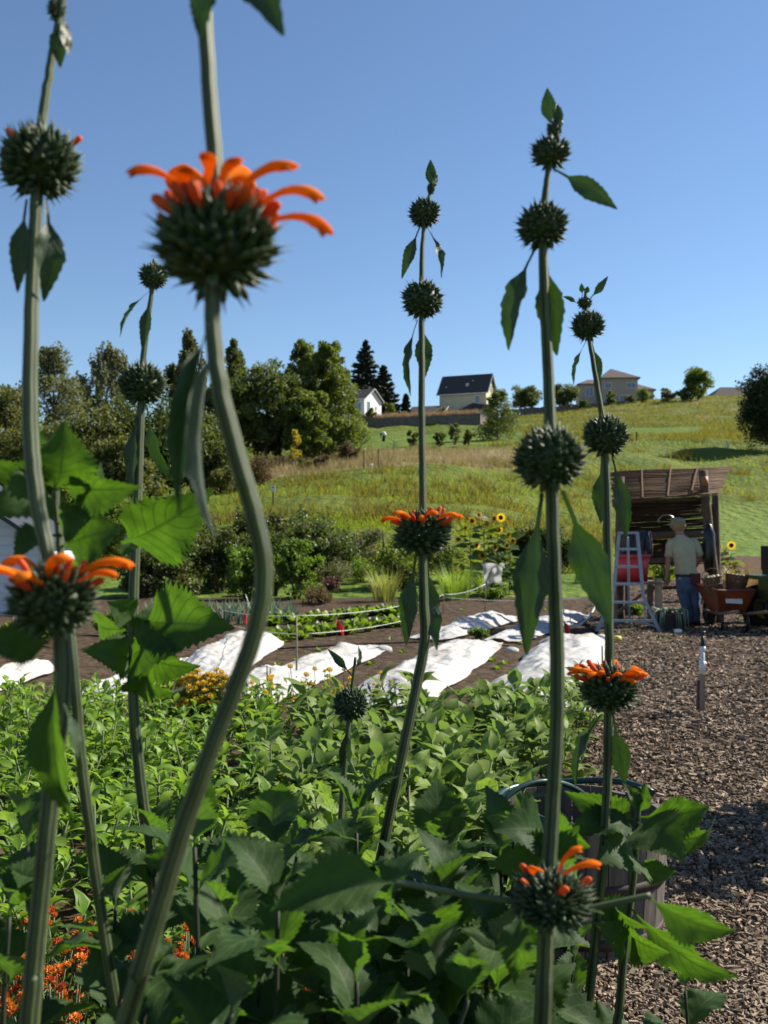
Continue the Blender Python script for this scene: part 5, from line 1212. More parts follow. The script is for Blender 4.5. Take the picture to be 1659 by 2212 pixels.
while y < 8.1:
    xr = min(np.interp(y, [p[1] for p in PATH_L], [p[0] for p in PATH_L])-.12, 1.55 if y < 7.4 else 1.2)
    if y < 4.2: xr = .32
    x = xr-(row % 2)*.2
    while x > -y*.43-.35:
        px = CX+F*x/y; k = 'egg' if px > 560+40*math.sin(row) else 'pep'
        back = np.interp(px, [0, 400, 650, 850, 1260], [6.7, 6.5, 5.9, 6.3, 6.9])
        if y < back:
            i = random.randrange(6); bx, by = x+random.uniform(-.07, .07), y+random.uniform(-.07, .07); sc_ = random.uniform(.86, 1.06)
            egg = k == 'egg'
            zone = 'front rows' if y < 3.7 else 'middle rows' if y < 5.0 else 'back rows'
            side = 'left of the thick stem' if px < 470 else 'between thick and middle stems' if px < 880 else 'right of the middle stem'
            t = thing('aubergine_plant' if egg else 'pepper_plant', ('aubergine plant in the '+zone+' of the bed, '+side) if egg else ('pepper plant in the '+zone+' of the bed, '+side),
                      'plant', (bx, by, .02), random.random()*6.28, 'aubergines in the vegetable bed' if egg else 'peppers in the vegetable bed')
            W = WM[t.name] @ Matrix.Scale(sc_, 4)
            inst('stems', stem_me[k][i], t, W)
            if y < 4.0 and egg and px > 520:
                for Mx, r in layouts[k][i][0]: inst('leaf', egg_l[r % 5], t, W @ Mx)
            else: inst('foliage', foliage[k][i], t, W)
        x -= .35 if k == 'egg' else .27
    y += .34; row += 1

# ------------------------------------------------------------------ yellow flowers behind the bed, orange marigolds in front
m_pet = {c: M_leaf('petal_'+c, a, b, trans=.3, tcol=b, rough=.6) for c, a, b in (('yellow', (.70, .42, .01), (.80, .55, .02)), ('orange', (.62, .13, .008), (.72, .22, .012)), ('red', (.45, .05, .01), (.6, .09, .012)))}
def pompom(name, mat, n=26):
    mb = MB()
    for i in range(n):
        z = 1-(i+.5)/n*1.05; a = i*2.4; rr = math.sqrt(max(0, 1-z*z)); d = Vector((rr*math.cos(a), rr*math.sin(a), z*.7)); s = d.cross(Vector((0, 0, 1.01))).normalized()*.3; u = d.cross(s).normalized()*.2
        mb.add([d*.25, d*.8-s+u, d*1.05, d*.8+s+u], [(0, 1, 2, 3)])
    mb.lathe([(.12, -.7), (.2, -.2), (.3, .1)], 6, m=1); return mb.mesh(name, [mat, m_vstem])
pom = {c: pompom('flower', m_pet[c]) for c in m_pet}
def marigold(bx, by, h, r, flowers, leaf, lab, grp, nleaf=420, fr=.022, lsz=.035, zbase=.03):
    t = thing('marigold', lab, 'marigold', (bx, by, zbase), 0, grp); W = WM[t.name].copy()
    p = in_ball(nleaf)*np.array([r, r, h*.48])+np.array([0, 0, h*.46]); v, f = cards(p, lsz, lsz*.32, up=.6)
    fo = link(bpy.data.objects.new('foliage', np_mesh('foliage', v, f, leaf)), t, W)
    mb = MB()
    for i in range(flowers):
        a = random.random()*6.283; q = r*1.0*math.sqrt(random.random()); z = h*(1.02-.35*(q/r)**2)+random.uniform(-.03, .03)
        p = Vector((q*math.cos(a), q*math.sin(a), z)); mb.tube([(p.x*.3, p.y*.3, h*.3), (p.x*.8, p.y*.8, z*.8), tuple(p)], .0022, 4)
        c = random.choice(('orange', 'orange', 'red')) if grp.startswith('orange') else 'yellow'
        rot = Vector((random.gauss(0, .35), random.gauss(-.25, .35), 1)).to_track_quat('Z', 'Y').to_matrix().to_4x4()
        inst('flower', pom[c], t, W @ TR_(p) @ rot @ Matrix.Scale(fr*random.uniform(.75, 1.25), 4))
    mb.build('flower_stems', m_vstem, t, W)
L_mari = M_leaf('marigold_leaf', (.045, .09, .025), (.10, .16, .05), trans=.35)
for i in range(34):
    D = random.uniform(1.6, 2.7); px = random.uniform(-80, 420) if i < 22 else random.uniform(300, 650) if i < 28 else random.uniform(600, 1000)
    if px > 600: D = random.uniform(2.1, 2.5)
    marigold((px-CX)/F*D, D, random.uniform(.36, .48), .17, 20, L_mari, 'orange marigold plant '+('at the bottom left corner' if px < 200 else 'left of the thick stem foot' if px < 420 else 'under the big leaves at bottom centre'), 'orange marigolds in front', fr=.014)
for i, px in enumerate([390, 412, 432, 452, 470]): marigold((px-CX)/F*6.15, 6.15+.08*(i % 2), .55, .16, 34, L_fresh, 'dense yellow flower clump left of the thick stem', 'yellow flowers in the clump', 260, .022, .06)
for i in range(8):
    px = 520+i*42; marigold((px-CX)/F*6.25, 6.2+.15*(i % 2), .5+.08*random.random(), .2, 6, L_fresh, 'loose yellow flower plant along the back of the bed', 'yellow flowers along the bed', 160, .02, .06)

# ------------------------------------------------------------------ the tall orange flowered plants in front
L_fg = M_leaf('flower_leaf', (.032, .072, .022), (.055, .105, .03), under=(.15, .19, .115), trans=.42, rough=.6, tcol=(.16, .35, .02), veins=True, spec=.15)
L_fgd = M_leaf('bract_leaf', (.026, .050, .022), (.042, .075, .03), under=(.10, .13, .10), trans=.16, rough=.45, tcol=(.10, .24, .02), veins=True, spec=.3)
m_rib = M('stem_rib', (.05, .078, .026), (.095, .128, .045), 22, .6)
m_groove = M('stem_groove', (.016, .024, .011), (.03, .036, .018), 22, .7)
m_calyx = M_leaf('calyx', (.028, .056, .022), (.07, .11, .042), trans=.15, rough=.55, tcol=(.12, .22, .06))
m_calyx_tip = M_leaf('calyx_tip', (.05, .085, .04), (.11, .15, .075), trans=.25, rough=.55)
m_orange = M_leaf('orange_corolla', (.78, .17, .012), (.88, .30, .03), trans=.5, tcol=(.95, .32, .02), rough=.9, spec=.05)
m_redbud = M_leaf('red_bud', (.60, .06, .012), (.75, .13, .015), trans=.3, tcol=(.8, .12, .01), rough=.7)
BP = [(0, .016), (.12, .02), (.2, .10), (.32, .26), (.46, .335), (.62, .30), (.8, .17), (.93, .06), (1, .008)]
NP = [(0, .012), (.25, .016), (.33, .05), (.45, .105), (.6, .115), (.78, .075), (.93, .03), (1, .006)]
broad = [make_leaf('leaf', 40, BP, .10, b, fo, w, L_fg, 7, s, .2, dr) for s, (b, fo, w, dr) in enumerate([(.10, .35, .07, .3), (.14, .2, .09, .5), (.06, .5, .06, .2), (.18, .3, .10, .6)])]
folded = make_leaf('leaf', 30, [(0, .016), (.14, .02), (.2, .10), (.32, .2), (.5, .25), (.7, .22), (.9, .09), (1, .008)], .06, .06, .38, .05, L_fgd, 7, 9, .2, .1)
narrow = [make_leaf('leaf', 24, NP, .045, b, fo, w, L_fgd, 5, s, .3, dr) for s, (b, fo, w, dr) in enumerate([(.05, .3, .15, 0), (.09, .5, .2, .1), (-.05, .2, .25, 0)])]
prof = []; pm = []
for j in range(24):
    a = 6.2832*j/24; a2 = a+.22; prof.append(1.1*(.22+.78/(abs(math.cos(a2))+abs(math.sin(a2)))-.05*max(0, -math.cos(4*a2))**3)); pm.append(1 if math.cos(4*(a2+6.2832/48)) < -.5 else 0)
def ball_mesh(seed, n=190, tilt=.35, spike=.42):
    r = random.Random(seed); mb = MB()
    mb.lathe([(.05, -.72), (.5, -.55), (.72, -.15), (.74, .15), (.55, .5), (.1, .68)], 14)
    for i in range(n):
        z = 1-2*(i+.5)/n; a = i*2.39996+r.gauss(0, .08); q = math.sqrt(1-z*z)
        nrm = Vector((q*math.cos(a), q*math.sin(a), z)); d = (nrm+Vector((0, 0, tilt))+Vector((r.gauss(0, .12), r.gauss(0, .12), r.gauss(0, .12)))).normalized()
        b = nrm*.62; L = spike*(.75+.4*r.random()); x = d.orthogonal().normalized(); y = d.cross(x); o = len(mb.v)
        for (s, rr) in ((0, .05), (.5, .085), (.72, .07), (.86, .022)):
            for k in range(5):
                an = 1.2566*k; mb.v.append(tuple(b+d*(L*s)+(x*math.cos(an)+y*math.sin(an))*rr))
        mb.v.append(tuple(b+d*(L*(1.15+.25*r.random()))))
        for s in range(3):
            for k in range(5): mb.f.append((o+s*5+k, o+s*5+(k+1) % 5, o+s*5+5+(k+1) % 5, o+s*5+5+k)); mb.m.append(1 if s == 2 else 0); mb.sm.append(True)
        for k in range(5): mb.f.append((o+15+k, o+15+(k+1) % 5, o+20)); mb.m.append(1); mb.sm.append(True)
    return mb.mesh('seed_head', [m_calyx, m_calyx_tip])
balls = [ball_mesh(s, 150+20*s, .2+.1*s, .38+.03*s) for s in range(5)]
young = [ball_mesh(10+s, 110, .55, .5) for s in range(2)]
def petal_mesh(seed):
    r = random.Random(seed); mb = MB(); n = 12; pts = []; rad = []
    for i in range(n+1):
        t = i/n; pts.append((.05*math.sin(t*3+seed), t, .16*math.sin(t*2.6)-.20*max(0, t-.62)**1.4)); rad.append(np.interp(t, [0, .15, .55, .78, .9, 1], [.026, .034, .055, .085, .07, .02]))
    mb.tube(pts, rad, 9); e = Vector(pts[-3])
    mb.tube([e, e+Vector((.03, .06, -.07)), e+Vector((.04, .10, -.13))], [.05, .045, .015], 7)
    mb.v = [(x+.012*noise.noise(Vector((x*25, y*25, z*25+seed))), y, z+.012*noise.noise(Vector((x*25+4, y*25, z*25)))) for x, y, z in mb.v]
    return mb.mesh('petal', m_orange)
petals = [petal_mesh(s) for s in range(4)]
bud = MB().tube([(0, 0, 0), (0, .3, .05), (0, .65, .08), (0, .9, .07), (0, 1.0, .05)], [.10, .13, .17, .16, .05], 8).mesh('bud', m_redbud)

def plant(label, pts, wid, ground, name='orange_flower_plant', n=7):
    """pts: (px, py, D) along the stem from the tip down; ground: (x, y) where it roots"""
    w = [P(*p) for p in pts]; low = w[-1]; g = Vector((ground[0], ground[1], .03))
    path = w+[low.lerp(g, .35)+Vector((0, 0, .02)), low.lerp(g, .7), g]
    rr = [.80*wd*p[2]/F/2 for wd, p in zip(wid, pts)]; rr += [rr[-1]*1.05, rr[-1]*1.15, rr[-1]*1.3]
    t = thing(name, label, 'plant', g)
    q = [p+Vector((random.gauss(0, .00015), random.gauss(0, .00015), 0)) for p in cr(path, n)]; k = len(path); rad = [float(np.interp(i/n, range(k), rr)) for i in range(len(q))]
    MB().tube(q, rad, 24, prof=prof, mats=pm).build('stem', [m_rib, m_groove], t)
    return t
def head(t, px, py, D, wpx, kind='ball', sq=1.0, tilt=(0, 0), seed=None, buds=0, petal=0, pl=1.05, el=(.1, .5), arc=(0, 360)):
    c = P(px, py, D); r = wpx*D/F/2/1.0
    src = (young if kind == 'young' else balls); i = random.randrange(len(src)) if seed is None else seed % len(src)
    W = TR_(c) @ Matrix.Rotation(tilt[0], 4, 'Y') @ Matrix.Rotation(tilt[1], 4, 'X') @ Matrix.Rotation(random.random()*6, 4, 'Z') @ Matrix.Diagonal((r, r, r*sq, 1))
    o = inst('seed_head', src[i], t, W)
    W0 = TR_(c) @ Matrix.Rotation(tilt[0], 4, 'Y')
    for j in range(buds):
        a = 6.283*j/buds+random.gauss(0, .15); ph = random.uniform(.45, 1.2); nn = Vector((math.sin(ph)*math.cos(a), math.sin(ph)*math.sin(a), math.cos(ph)*sq))
        b = W0 @ (nn*r*.72); e = W0 @ (nn*r*random.uniform(1.05, 1.3)+Vector((0, 0, r*.12))); inst('bud', bud, o, leaf_W(b, e, random.random()*6, .8))
    for j in range(petal):
        a = R(arc[0]+(arc[1]-arc[0])*(j+random.random()*.6)/petal); ph = random.uniform(.5, .95); nn = Vector((math.sin(ph)*math.cos(a), math.sin(ph)*math.sin(a), math.cos(ph)*sq)); ee = random.uniform(*el)
        b = W0 @ (nn*r*.75); L = r*pl*random.uniform(.8, 1.15); e = b+(W0.to_3x3() @ Vector((math.cos(a)*math.cos(ee), math.sin(a)*math.cos(ee), math.sin(ee))))*L
        inst('petal', petals[j % 4], o, leaf_W(b, e, random.uniform(-.3, .3), random.uniform(1.6, 2.1), (0, 0, 1)))
    return o, c, r
def pleaf(t, b, e, w, roll=0, kind='n', D=1, D2=None, i=None, face=None):
    B, E_ = P(b[0], b[1], D), P(e[0], e[1], D2 or D); src = narrow if kind == 'n' else broad
    base = .23 if kind == 'n' else .67
    L = math.hypot(e[0]-b[0], e[1]-b[1]); wf = w/L/base
    k = random.randrange(len(src)) if i is None else i
    return inst('leaf', src[k], t, leaf_W(B, E_, R(roll), wf, face))
def shoot(t, px, py, D, nodes, size, root=None, top=3, seed=0, gap=.055, wide=1.0, name='side_shoot'):
    """a leafy side shoot: stem up to (px,py), opposite leaf pairs below the tip"""
    r = random.Random(seed); tip = P(px, py, D); rt = Vector((root[0], root[1], .03)) if root else Vector((tip.x*.95+r.uniform(-.05, .05), D+r.uniform(-.03, .12), .03))
    path = cr([tip, tip+Vector((r.uniform(-.01, .01), .0, -gap*nodes)), tip.lerp(rt, .55)+Vector((.02, .02, 0)), rt], 6); k = len(path)
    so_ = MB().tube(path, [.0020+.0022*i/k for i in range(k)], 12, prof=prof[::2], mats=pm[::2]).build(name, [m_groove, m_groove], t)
    nodes += 3
    for nd in range(nodes):
        z = tip+Vector((0, 0, -gap*nd*1.0)); base_a = nd*1.5708+r.uniform(-.3, .3)+seed
        for s in (0, 1):
            a = base_a+s*3.1416; f = min(1, (nd+.8)/2.2); L = size*(.45+.55*f)*r.uniform(.8, 1.15); el = 1.1-.5*nd+r.uniform(-.25, .25); el = max(el, -.5)
            d = Vector((math.cos(a)*math.cos(el), math.sin(a)*math.cos(el), math.sin(el)))*L
            inst('leaf', broad[r.randrange(4)], so_, leaf_W(z, z+d, r.uniform(-.35, .35), wide*r.uniform(.9, 1.1), (-d.x*.6, -d.y*.6, 1)))
    return so_

# C: thickest stem with the big orange flower
c_ = plant('thickest curving flower stem with the large orange bloom near the camera', [(432, -150, .50), (440, -20, .50), (450, 150, .50), (466, 380, .50), (466, 520, .50), (459, 680, .50), (474, 830, .50), (508, 970, .505), (548, 1110, .51), (570, 1230, .515), (556, 1345, .52), (516, 1465, .525), (455, 1620, .53), (400, 1775, .54), (351, 1935, .55), (303, 2095, .56), (257, 2250, .57)],
           [36, 38, 40, 42, 42, 42, 46, 48, 48, 48, 48, 48, 48, 50, 52, 54, 56], (-.52, .70))
o, cc_, r_ = head(c_, 468, 530, .5, 262, sq=.88, buds=34)
for (b, e, w) in [((405, 415), (272, 372), 46), ((425, 420), (388, 362), 40), ((455, 410), (428, 328), 46), ((490, 412), (507, 338), 40), ((520, 425), (640, 358), 56), ((565, 440), (702, 440), 44), ((585, 478), (716, 518), 42)]:
    B, E_ = P(b[0], b[1], .49), P(e[0], e[1], .475); L = math.hypot(e[0]-b[0], e[1]-b[1]); inst('petal', petals[random.randrange(4)], o, leaf_W(B, E_, 0, w/L/.185, (0, -.3, 1)))
for a in range(3):
    B, E_ = P(468+random.uniform(-40, 40), 420, .54), P(468+random.uniform(-150, 150), 400+random.uniform(-60, 20), .60); inst('petal', petals[a % 4], o, leaf_W(B, E_, 0, 1.0, (0, 0, 1)))
inst('leaf', folded, c_, leaf_W(P(452, 700, .49), P(385, 1115, .47), R(30), .22)); inst('leaf', folded, c_, leaf_W(P(468, 720, .53), P(455, 1160, .55), R(100), .22))
pleaf(c_, (438, -120), (432, 85), 60, 20, 'n', .49); pleaf(c_, (470, -110), (612, 72), 80, -25, 'n', .50, .48, 1)
# A: leftmost stem
a_ = plant('leftmost flower stem with a spiny ball high and an orange flower low', [(150, -60, .66), (128, 40, .66), (104, 170, .66), (88, 290, .66), (80, 430, .66), (72, 560, .66), (66, 760, .655), (66, 930, .65), (80, 1080, .645), (102, 1190, .64), (118, 1290, .64), (134, 1400, .64), (132, 1520, .64), (112, 1700, .645), (92, 1900, .65), (74, 2080, .655), (60, 2250, .66)],
           [16, 18, 22, 26, 32, 35, 38, 40, 40, 36, 36, 44, 46, 46, 46, 48, 50], (-.38, .78))
head(a_, 87, 352, .66, 172, sq=.92, buds=3); head(a_, 122, 22, .66, 42, 'young', sq=1.2)
head(a_, 112, 1300, .62, 190, sq=.85, buds=14, petal=11, pl=1.25, el=(.05, .35))
pleaf(a_, (128, 40), (130, 145), 40, 10, 'n', .66); pleaf(a_, (140, 20), (148, 120), 34, -40, 'n', .655)
pleaf(a_, (58, 430), (38, 632), 46, 10, 'n', .66, None, 0); pleaf(a_, (98, 430), (96, 650), 66, -20, 'n', .66, None, 1)
pleaf(a_, (122, 1450), (150, 1780), 90, 30, 'b', .63, .64, 0); pleaf(a_, (138, 1520), (168, 1640), 44, -50, 'n', .61); pleaf(a_, (110, 1400), (-40, 1390), 110, 20, 'b', .64, .62, 1)
# B: stem passing behind the leftmost one, leafy at the top
b_ = plant('leafy stem just right of the leftmost one with broad pale leaves', [(128, 1000, .74), (120, 1060, .74), (126, 1140, .74), (134, 1230, .74), (148, 1330, .75), (160, 1450, .75), (170, 1580, .76), (182, 1700, .77), (196, 1800, .78), (215, 1950, .8)], [14, 18, 18, 20, 24, 26, 27, 28, 28, 28], (-.13, 1.0))
for (b, e, w, ro, k) in [((122, 1060), (140, 915), 130, 10, 0), ((120, 1065), (82, 930), 90, -30, 1), ((130, 1050), (300, 1055), 95, 25, 2), ((115, 1075), (-30, 1105), 105, 20, 3), ((135, 1180), (258, 1140), 130, -15, 0), ((128, 1160), (30, 1195), 70, 60, 1), ((140, 1200), (200, 1250), 50, 40, 2), ((105, 1040), (-20, 1000), 90, -25, 1), ((150, 1090), (225, 1010), 70, 50, 3), ((128, 1130), (190, 1120), 60, 0, 1)]:
    pleaf(b_, b, e, w, ro, 'b', .74, .72+random.uniform(-.04, .04), k)
# D: second stem from the left with two spiny balls
d_ = plant('flower stem with two green spiny balls left of the thickest stem', [(333, 560, 1.02), (330, 610, 1.02), (318, 700, 1.02), (308, 790, 1.02), (305, 870, 1.02), (300, 1000, 1.02), (294, 1150, 1.02), (288, 1300, 1.02), (286, 1450, 1.02), (292, 1580, 1.02), (305, 1700, 1.03), (314, 1770, 1.04), (330, 1900, 1.06)], [8, 10, 14, 16, 20, 22, 24, 26, 26, 28, 28, 28, 28], (-.25, 1.15))
head(d_, 331, 597, 1.02, 66, sq=.95); head(d_, 308, 832, 1.02, 104, sq=.9, kind='ball')
pleaf(d_, (325, 628), (257, 728), 16, 60, 'n', 1.02, None, 1); pleaf(d_, (328, 632), (308, 760), 26, 20, 'n', 1.02, None, 0)
pleaf(d_, (300, 880), (285, 1075), 36, 40, 'n', 1.02, None, 0); pleaf(d_, (318, 875), (378, 1045), 40, 45, 'n', 1.02, None, 1)
for (b, e, w, ro, k, dd) in [((290, 1340), (235, 1300), 60, 10, 0, -.03), ((290, 1330), (400, 1320), 60, 60, 1, .02), ((300, 1345), (500, 1355), 130, -10, 2, -.05), ((285, 1400), (220, 1430), 80, 40, 3, 0), ((295, 1405), (430, 1445), 100, 45, 0, 0), ((285, 1420), (375, 1400), 70, -20, 1, -.06), ((288, 1500), (330, 1440), 40, 10, 2, -.05), ((285, 1380), (340, 1300), 70, 20, 3, 0), ((280, 1440), (190, 1400), 70, 30, 1, -.06), ((292, 1450), (420, 1480), 80, 70, 3, .04), ((278, 1360), (205, 1350), 60, -30, 2, .05)]:
    pleaf(d_, b, e, w, ro, 'b', 1.02, 1.02+dd, k)
pleaf(d_, (290, 1150), (262, 1205), 40, 0, 'b', 1.0, .98); pleaf(d_, (262, 1172), (455, 1065), 150, 20, 'b', .90, .86, 0)
# E: middle stem
e_ = plant('middle flower stem with two small spiny balls and an orange whorl', [(932, 400, 1.12), (920, 455, 1.12), (912, 540, 1.12), (911, 650, 1.12), (911, 780, 1.12), (911, 920, 1.12), (913, 1060, 1.12), (913, 1180, 1.12), (915, 1290, 1.12), (918, 1380, 1.12), (900, 1480, 1.12), (873, 1610, 1.12), (848, 1730, 1.13), (820, 1870, 1.14), (800, 1990, 1.15)], [6, 8, 12, 15, 17, 18, 19, 22, 26, 28, 28, 28, 28, 29, 30], (-.02, 1.25))
head(e_, 917, 460, 1.12, 72, sq=.92); head(e_, 912, 648, 1.12, 98, sq=.92); head(e_, 914, 1152, 1.12, 128, sq=.80, buds=12, petal=13, pl=.85, el=(-.1, .35))
pleaf(e_, (932, 420), (930, 345), 24, 0, 'n', 1.12, None, 0); pleaf(e_, (928, 420), (940, 365), 18, 50, 'n', 1.12, None, 1); head(e_, 931, 408, 1.12, 18, 'young', sq=1.5)
pleaf(e_, (908, 488), (868, 602), 26, 15, 'n', 1.12, None, 0); pleaf(e_, (920, 488), (955, 600), 22, -50, 'n', 1.12, None, 1)
pleaf(e_, (903, 690), (885, 855), 24, 40, 'n', 1.12, None, 1); pleaf(e_, (914, 690), (918, 815), 40, -10, 'n', 1.13, None, 2)
pleaf(e_, (900, 1195), (878, 1395), 44, 20, 'n', 1.12, None, 0); pleaf(e_, (922, 1195), (944, 1405), 48, -25, 'n', 1.12, None, 2)
# F: tall stem right of the middle
f_ = plant('tallest pale ribbed stem right of centre with four spiny balls', [(1197, 275, .80), (1190, 335, .80), (1180, 400, .80), (1173, 490, .80), (1176, 640, .80), (1184, 800, .80), (1190, 960, .79), (1193, 1100, .79), (1198, 1250, .79), (1203, 1400, .79), (1203, 1550, .79), (1196, 1700, .79), (1188, 1830, .785), (1182, 1950, .78), (1176, 2090, .78), (1170, 2250, .78)], [12, 15, 18, 24, 30, 32, 36, 38, 40, 42, 42, 42, 44, 46, 48, 50], (.10, .88))
head(f_, 1190, 332, .80, 88, 'young', sq=.85); head(f_, 1172, 488, .80, 116, sq=.92, seed=1); head(f_, 1186, 992, .78, 158, sq=.9, seed=2); head(f_, 1190, 1945, .77, 165, sq=.8, buds=5, petal=0)
fo_, fc, fr_ = head(f_, 1190, 1945, .77, 150, 'young', sq=.8)
for (b, e, w) in [((1205, 1880), (1252, 1828), 26), ((1215, 1885), (1298, 1868), 30), ((1160, 1892), (1155, 1872), 22)]:
    B, E_ = P(b[0], b[1], .74), P(e[0], e[1], .73); L = math.hypot(e[0]-b[0], e[1]-b[1]); inst('petal', petals[1], fo_, leaf_W(B, E_, 0, w/L/.19, (0, -.3, 1)))
head(f_, 1197, 282, .80, 34, 'young', sq=1.4); pleaf(f_, (1192, 290), (1182, 190), 34, -10, 'n', .80, None, 0); pleaf(f_, (1200, 292), (1204, 222), 24, 20, 'n', .80, None, 1); pleaf(f_, (1205, 290), (1211, 240), 16, 50, 'n', .80)
pleaf(f_, (1195, 365), (1333, 452), 44, -20, 'n', .79, .77, 0)
pleaf(f_, (1158, 535), (1096, 755), 58, 35, 'n', .80, .80, 1); pleaf(f_, (1178, 540), (1203, 768), 62, 10, 'n', .81, None, 0)
pleaf(f_, (1172, 1065), (1138, 1415), 78, 15, 'n', .78, .77, 0); pleaf(f_, (1215, 1060), (1318, 1350), 84, 15, 'n', .78, .76, 2)
MB().tube(cr([P(1120, 1948, .77), P(1000, 1932, .76), P(850, 1904, .72)], 5), [.0026]*11, 8).build('petiole', m_rib, f_); pleaf(f_, (860, 1905), (585, 1962), 140, 25, 'b', .72, .69, 2); MB().tube(cr([P(1250, 1968, .77), P(1330, 1950, .77), P(1405, 1934, .77)], 5), [.0026]*11, 8).build('petiole', m_rib, f_); pleaf(f_, (1395, 1936), (1592, 2020), 95, 30, 'b', .77, .76, 0); pleaf(f_, (1130, 1965), (1108, 2125), 80, 10, 'b', .74, .72, 3)
# G: right stem
g_ = plant('right flower stem with spiny balls above and an orange whorl by the path', [(1265, 630, 1.16), (1268, 700, 1.16), (1284, 800, 1.16), (1300, 900, 1.16), (1308, 1000, 1.16), (1312, 1150, 1.16), (1315, 1300, 1.16), (1316, 1440, 1.16), (1314, 1580, 1.16), (1311, 1720, 1.16), (1302, 1860, 1.15), (1286, 2030, 1.14), (1270, 2180, 1.13), (1262, 2260, 1.13)], [8, 11, 14, 17, 22, 25, 26, 26, 27, 27, 27, 27, 28, 28], (.26, 1.2))
head(g_, 1270, 705, 1.16, 70, sq=.92); head(g_, 1307, 944, 1.16, 100, sq=.92, seed=3); head(g_, 1316, 1490, 1.14, 128, sq=.82, buds=16, petal=18, pl=.85, el=(.0, .45)); head(g_, 1263, 655, 1.16, 32, 'young', sq=.9)
pleaf(g_, (1270, 650), (1313, 597), 18, 20, 'n', 1.16, None, 0); pleaf(g_, (1250, 658), (1216, 640), 12, 30, 'n', 1.16, None, 1); pleaf(g_, (1258, 640), (1256, 612), 12, 0, 'n', 1.16, None, 0); pleaf(g_, (1265, 640), (1270, 618), 12, 0, 'n', 1.16, None, 1)
pleaf(g_, (1265, 740), (1238, 832), 14, 40, 'n', 1.16, None, 1); pleaf(g_, (1278, 738), (1294, 830), 26, -20, 'n', 1.17, None, 0)
pleaf(g_, (1300, 990), (1298, 1130), 40, -10, 'n', 1.18, None, 2); pleaf(g_, (1322, 985), (1352, 1165), 42, -25, 'n', 1.15, None, 0)
pleaf(g_, (1298, 1545), (1240, 1700), 36, 50, 'n', 1.15, None, 1); pleaf(g_, (1325, 1545), (1350, 1690), 50, 10, 'n', 1.16, None, 0)
j_ = plant('leafy low stem with toothed leaves beside the half barrel', [(1382, 1700, 1.2), (1378, 1760, 1.2), (1372, 1850, 1.2), (1362, 1950, 1.2), (1348, 2060, 1.18), (1338, 2180, 1.17), (1332, 2260, 1.17)], [10, 16, 20, 22, 24, 26, 26], (.30, 1.25))
for (b, e, w, ro, k, d1, d2) in [((1375, 1770), (1225, 1715), 80, -15, 0, 1.2, 1.17), ((1378, 1775), (1475, 1850), 120, -25, 1, 1.19, 1.12), ((1382, 1765), (1535, 1745), 100, 25, 2, 1.2, 1.2), ((1372, 1790), (1215, 1800), 70, 30, 3, 1.2, 1.15), ((1370, 1870), (1462, 1885), 60, 20, 0, 1.2, 1.18), ((1372, 1860), (1300, 1850), 60, 40, 1, 1.19, 1.12), ((1380, 1760), (1395, 1690), 40, 0, 2, 1.2, 1.2), ((1376, 1755), (1350, 1690), 34, 30, 3, 1.2, 1.2),
        ((1362, 1960), (1600, 2130), 90, 30, 1, 1.18, 1.15), ((1355, 1990), (1270, 1950), 60, 10, 0, 1.18, 1.15), ((1350, 2010), (1440, 2060), 60, 40, 2, 1.18, 1.1), ((1330, 1930), (1390, 2010), 40, 60, 3, 1.18, 1.12), ((1390, 1800), (1560, 1780), 70, 50, 1, 1.21, 1.25), ((1345, 2040), (1300, 2000), 40, 20, 1, 1.18, 1.12)]:
    pleaf(j_, b, e, w, ro, 'b', d1, d2, k)
h_ = plant('short young stem with one grey green ball before the aubergines', [(768, 1420, 1.55), (762, 1470, 1.55), (756, 1530, 1.55), (746, 1640, 1.55), (736, 1770, 1.55), (730, 1900, 1.56)], [7, 9, 12, 14, 16, 17], (-.05, 1.6))
head(h_, 757, 1522, 1.55, 80, sq=.95, seed=1); pleaf(h_, (760, 1460), (708, 1402), 18, 10, 'n', 1.55, None, 0); pleaf(h_, (764, 1455), (775, 1395), 20, 60, 'n', 1.55, None, 1); pleaf(h_, (762, 1560), (776, 1690), 22, 60, 'n', 1.54, None, 1); pleaf(h_, (752, 1560), (735, 1660), 26, -20, 'n', 1.55, None, 0)
for (b, e, w, ro, k) in [((1180, 1800), (1075, 1790), 80, 20, 0), ((1185, 1840), (1070, 1870), 90, -20, 1), ((1195, 1780), (1270, 1830), 70, 30, 2), ((1180, 1860), (1240, 1800), 70, 10, 3)]: pleaf(f_, b, e, w, ro, 'b', .95, .9, k)
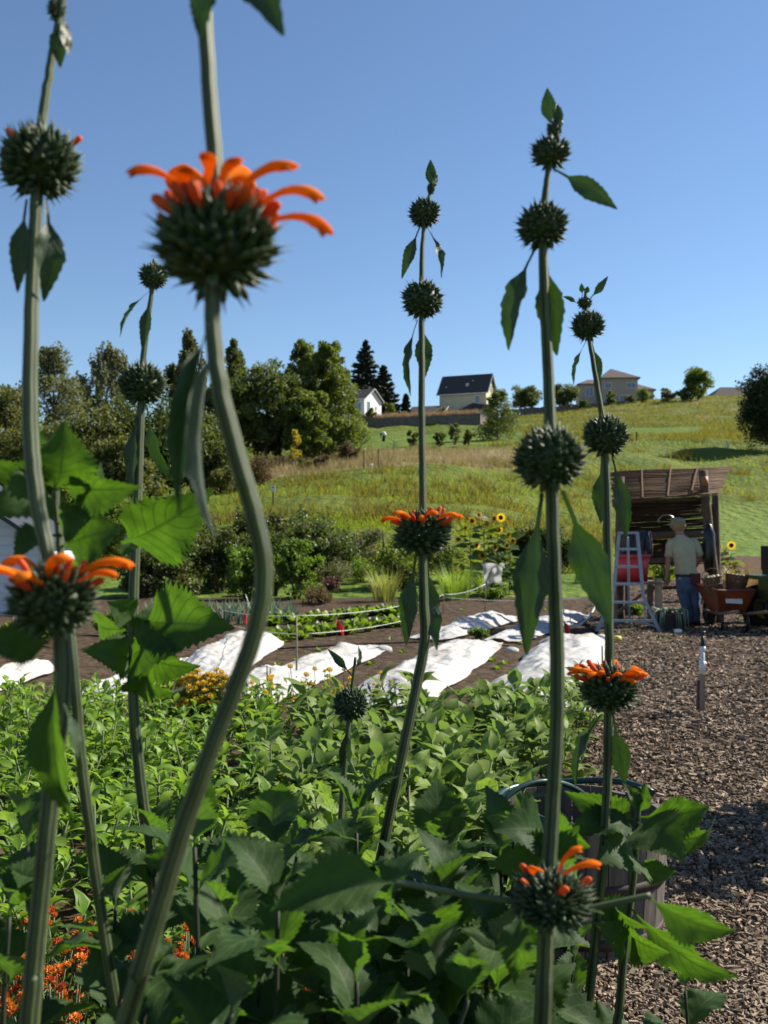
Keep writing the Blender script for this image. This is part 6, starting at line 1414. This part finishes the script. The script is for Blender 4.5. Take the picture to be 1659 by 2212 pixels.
# low leafy side shoots that fill the foot of the picture
for i, (t, px, py, D, nd, sz, gp) in enumerate([(f_, 1110, 1800, 1.12, 3, .10, .05), (g_, 1170, 1880, 1.2, 3, .10, .05), (c_, 420, 1830, .85, 4, .105, .05), (d_, 250, 1960, 1.0, 4, .10, .06), (c_, 600, 1960, .80, 4, .10, .05), (e_, 770, 1800, 1.10, 4, .12, .055), (e_, 700, 2030, .95, 4, .12, .055), (e_, 960, 1850, 1.10, 4, .125, .05), (f_, 1010, 2010, 1.0, 4, .115, .055), (e_, 880, 2080, .9, 4, .12, .05),
        (e_, 770, 2120, .8, 3, .10, .05), (f_, 1080, 1850, 1.05, 3, .11, .05), (g_, 1480, 2140, 1.2, 3, .10, .06), (d_, 560, 2130, .85, 3, .10, .05), (a_, 60, 1830, .9, 3, .10, .06), (d_, 330, 1830, 1.05, 3, .10, .05), (f_, 1130, 2130, .95, 3, .10, .05), (d_, 440, 2060, .95, 3, .09, .06), (e_, 640, 1850, 1.15, 3, .11, .05), (a_, 20, 1980, .85, 3, .09, .06), (f_, 1010, 2160, .8, 2, .09, .05), (d_, 330, 2140, .8, 2, .09, .05), (e_, 860, 1930, 1.05, 3, .12, .05), (d_, 500, 1990, .9, 2, .11, .04), (e_, 690, 2170, .85, 2, .12, .04), (e_, 940, 2150, .85, 2, .12, .04), (f_, 1070, 2060, .9, 2, .11, .04), (e_, 820, 2010, .9, 2, .12, .04), (c_, 500, 2190, .75, 2, .10, .04), (d_, 590, 1840, 1.05, 2, .12, .04), (e_, 950, 1960, .95, 2, .12, .04), (g_, 1240, 2080, 1.25, 2, .10, .05)]):
    shoot(t, px, py, D, nd, sz, None, seed=i*7+3, gap=gp)

# two unseen plants added beyond the right edge to throw shadows across the path
for lab, x, y, tx in (('added unseen flower plant beyond the right edge, nearer one, shading the path', 2.35, 4.55, .1), ('added unseen flower plant beyond the right edge, farther one, shading the path', 2.75, 5.15, -.1)):
    t = thing('orange_flower_plant', lab, 'plant', (x, y, .03))
    for k in range(3):
        b = Vector((x+.14*k, y+.1*math.sin(k*2), .03)); tp = b+Vector((tx+.1*k, .1, 1.75+.15*k)); pth = cr([b, b.lerp(tp, .5)+Vector((.06, 0, 0)), tp], 6)
        MB().tube(pth, [.008]*len(pth), 10).build('stem', m_rib, t)
        for z in (.45, .7, .95):
            q = b.lerp(tp, z); inst('seed_head', balls[k], t, TR_(q) @ Matrix.Scale(.034, 4))
        for i in range(30):
            q = b.lerp(tp, .12+.6*i/30); a = i*1.57+k; inst('leaf', broad[i % 4], t, leaf_W(q, q+Vector((math.cos(a), math.sin(a), .1))*.19, 0, 1, (0, 0, 1)))
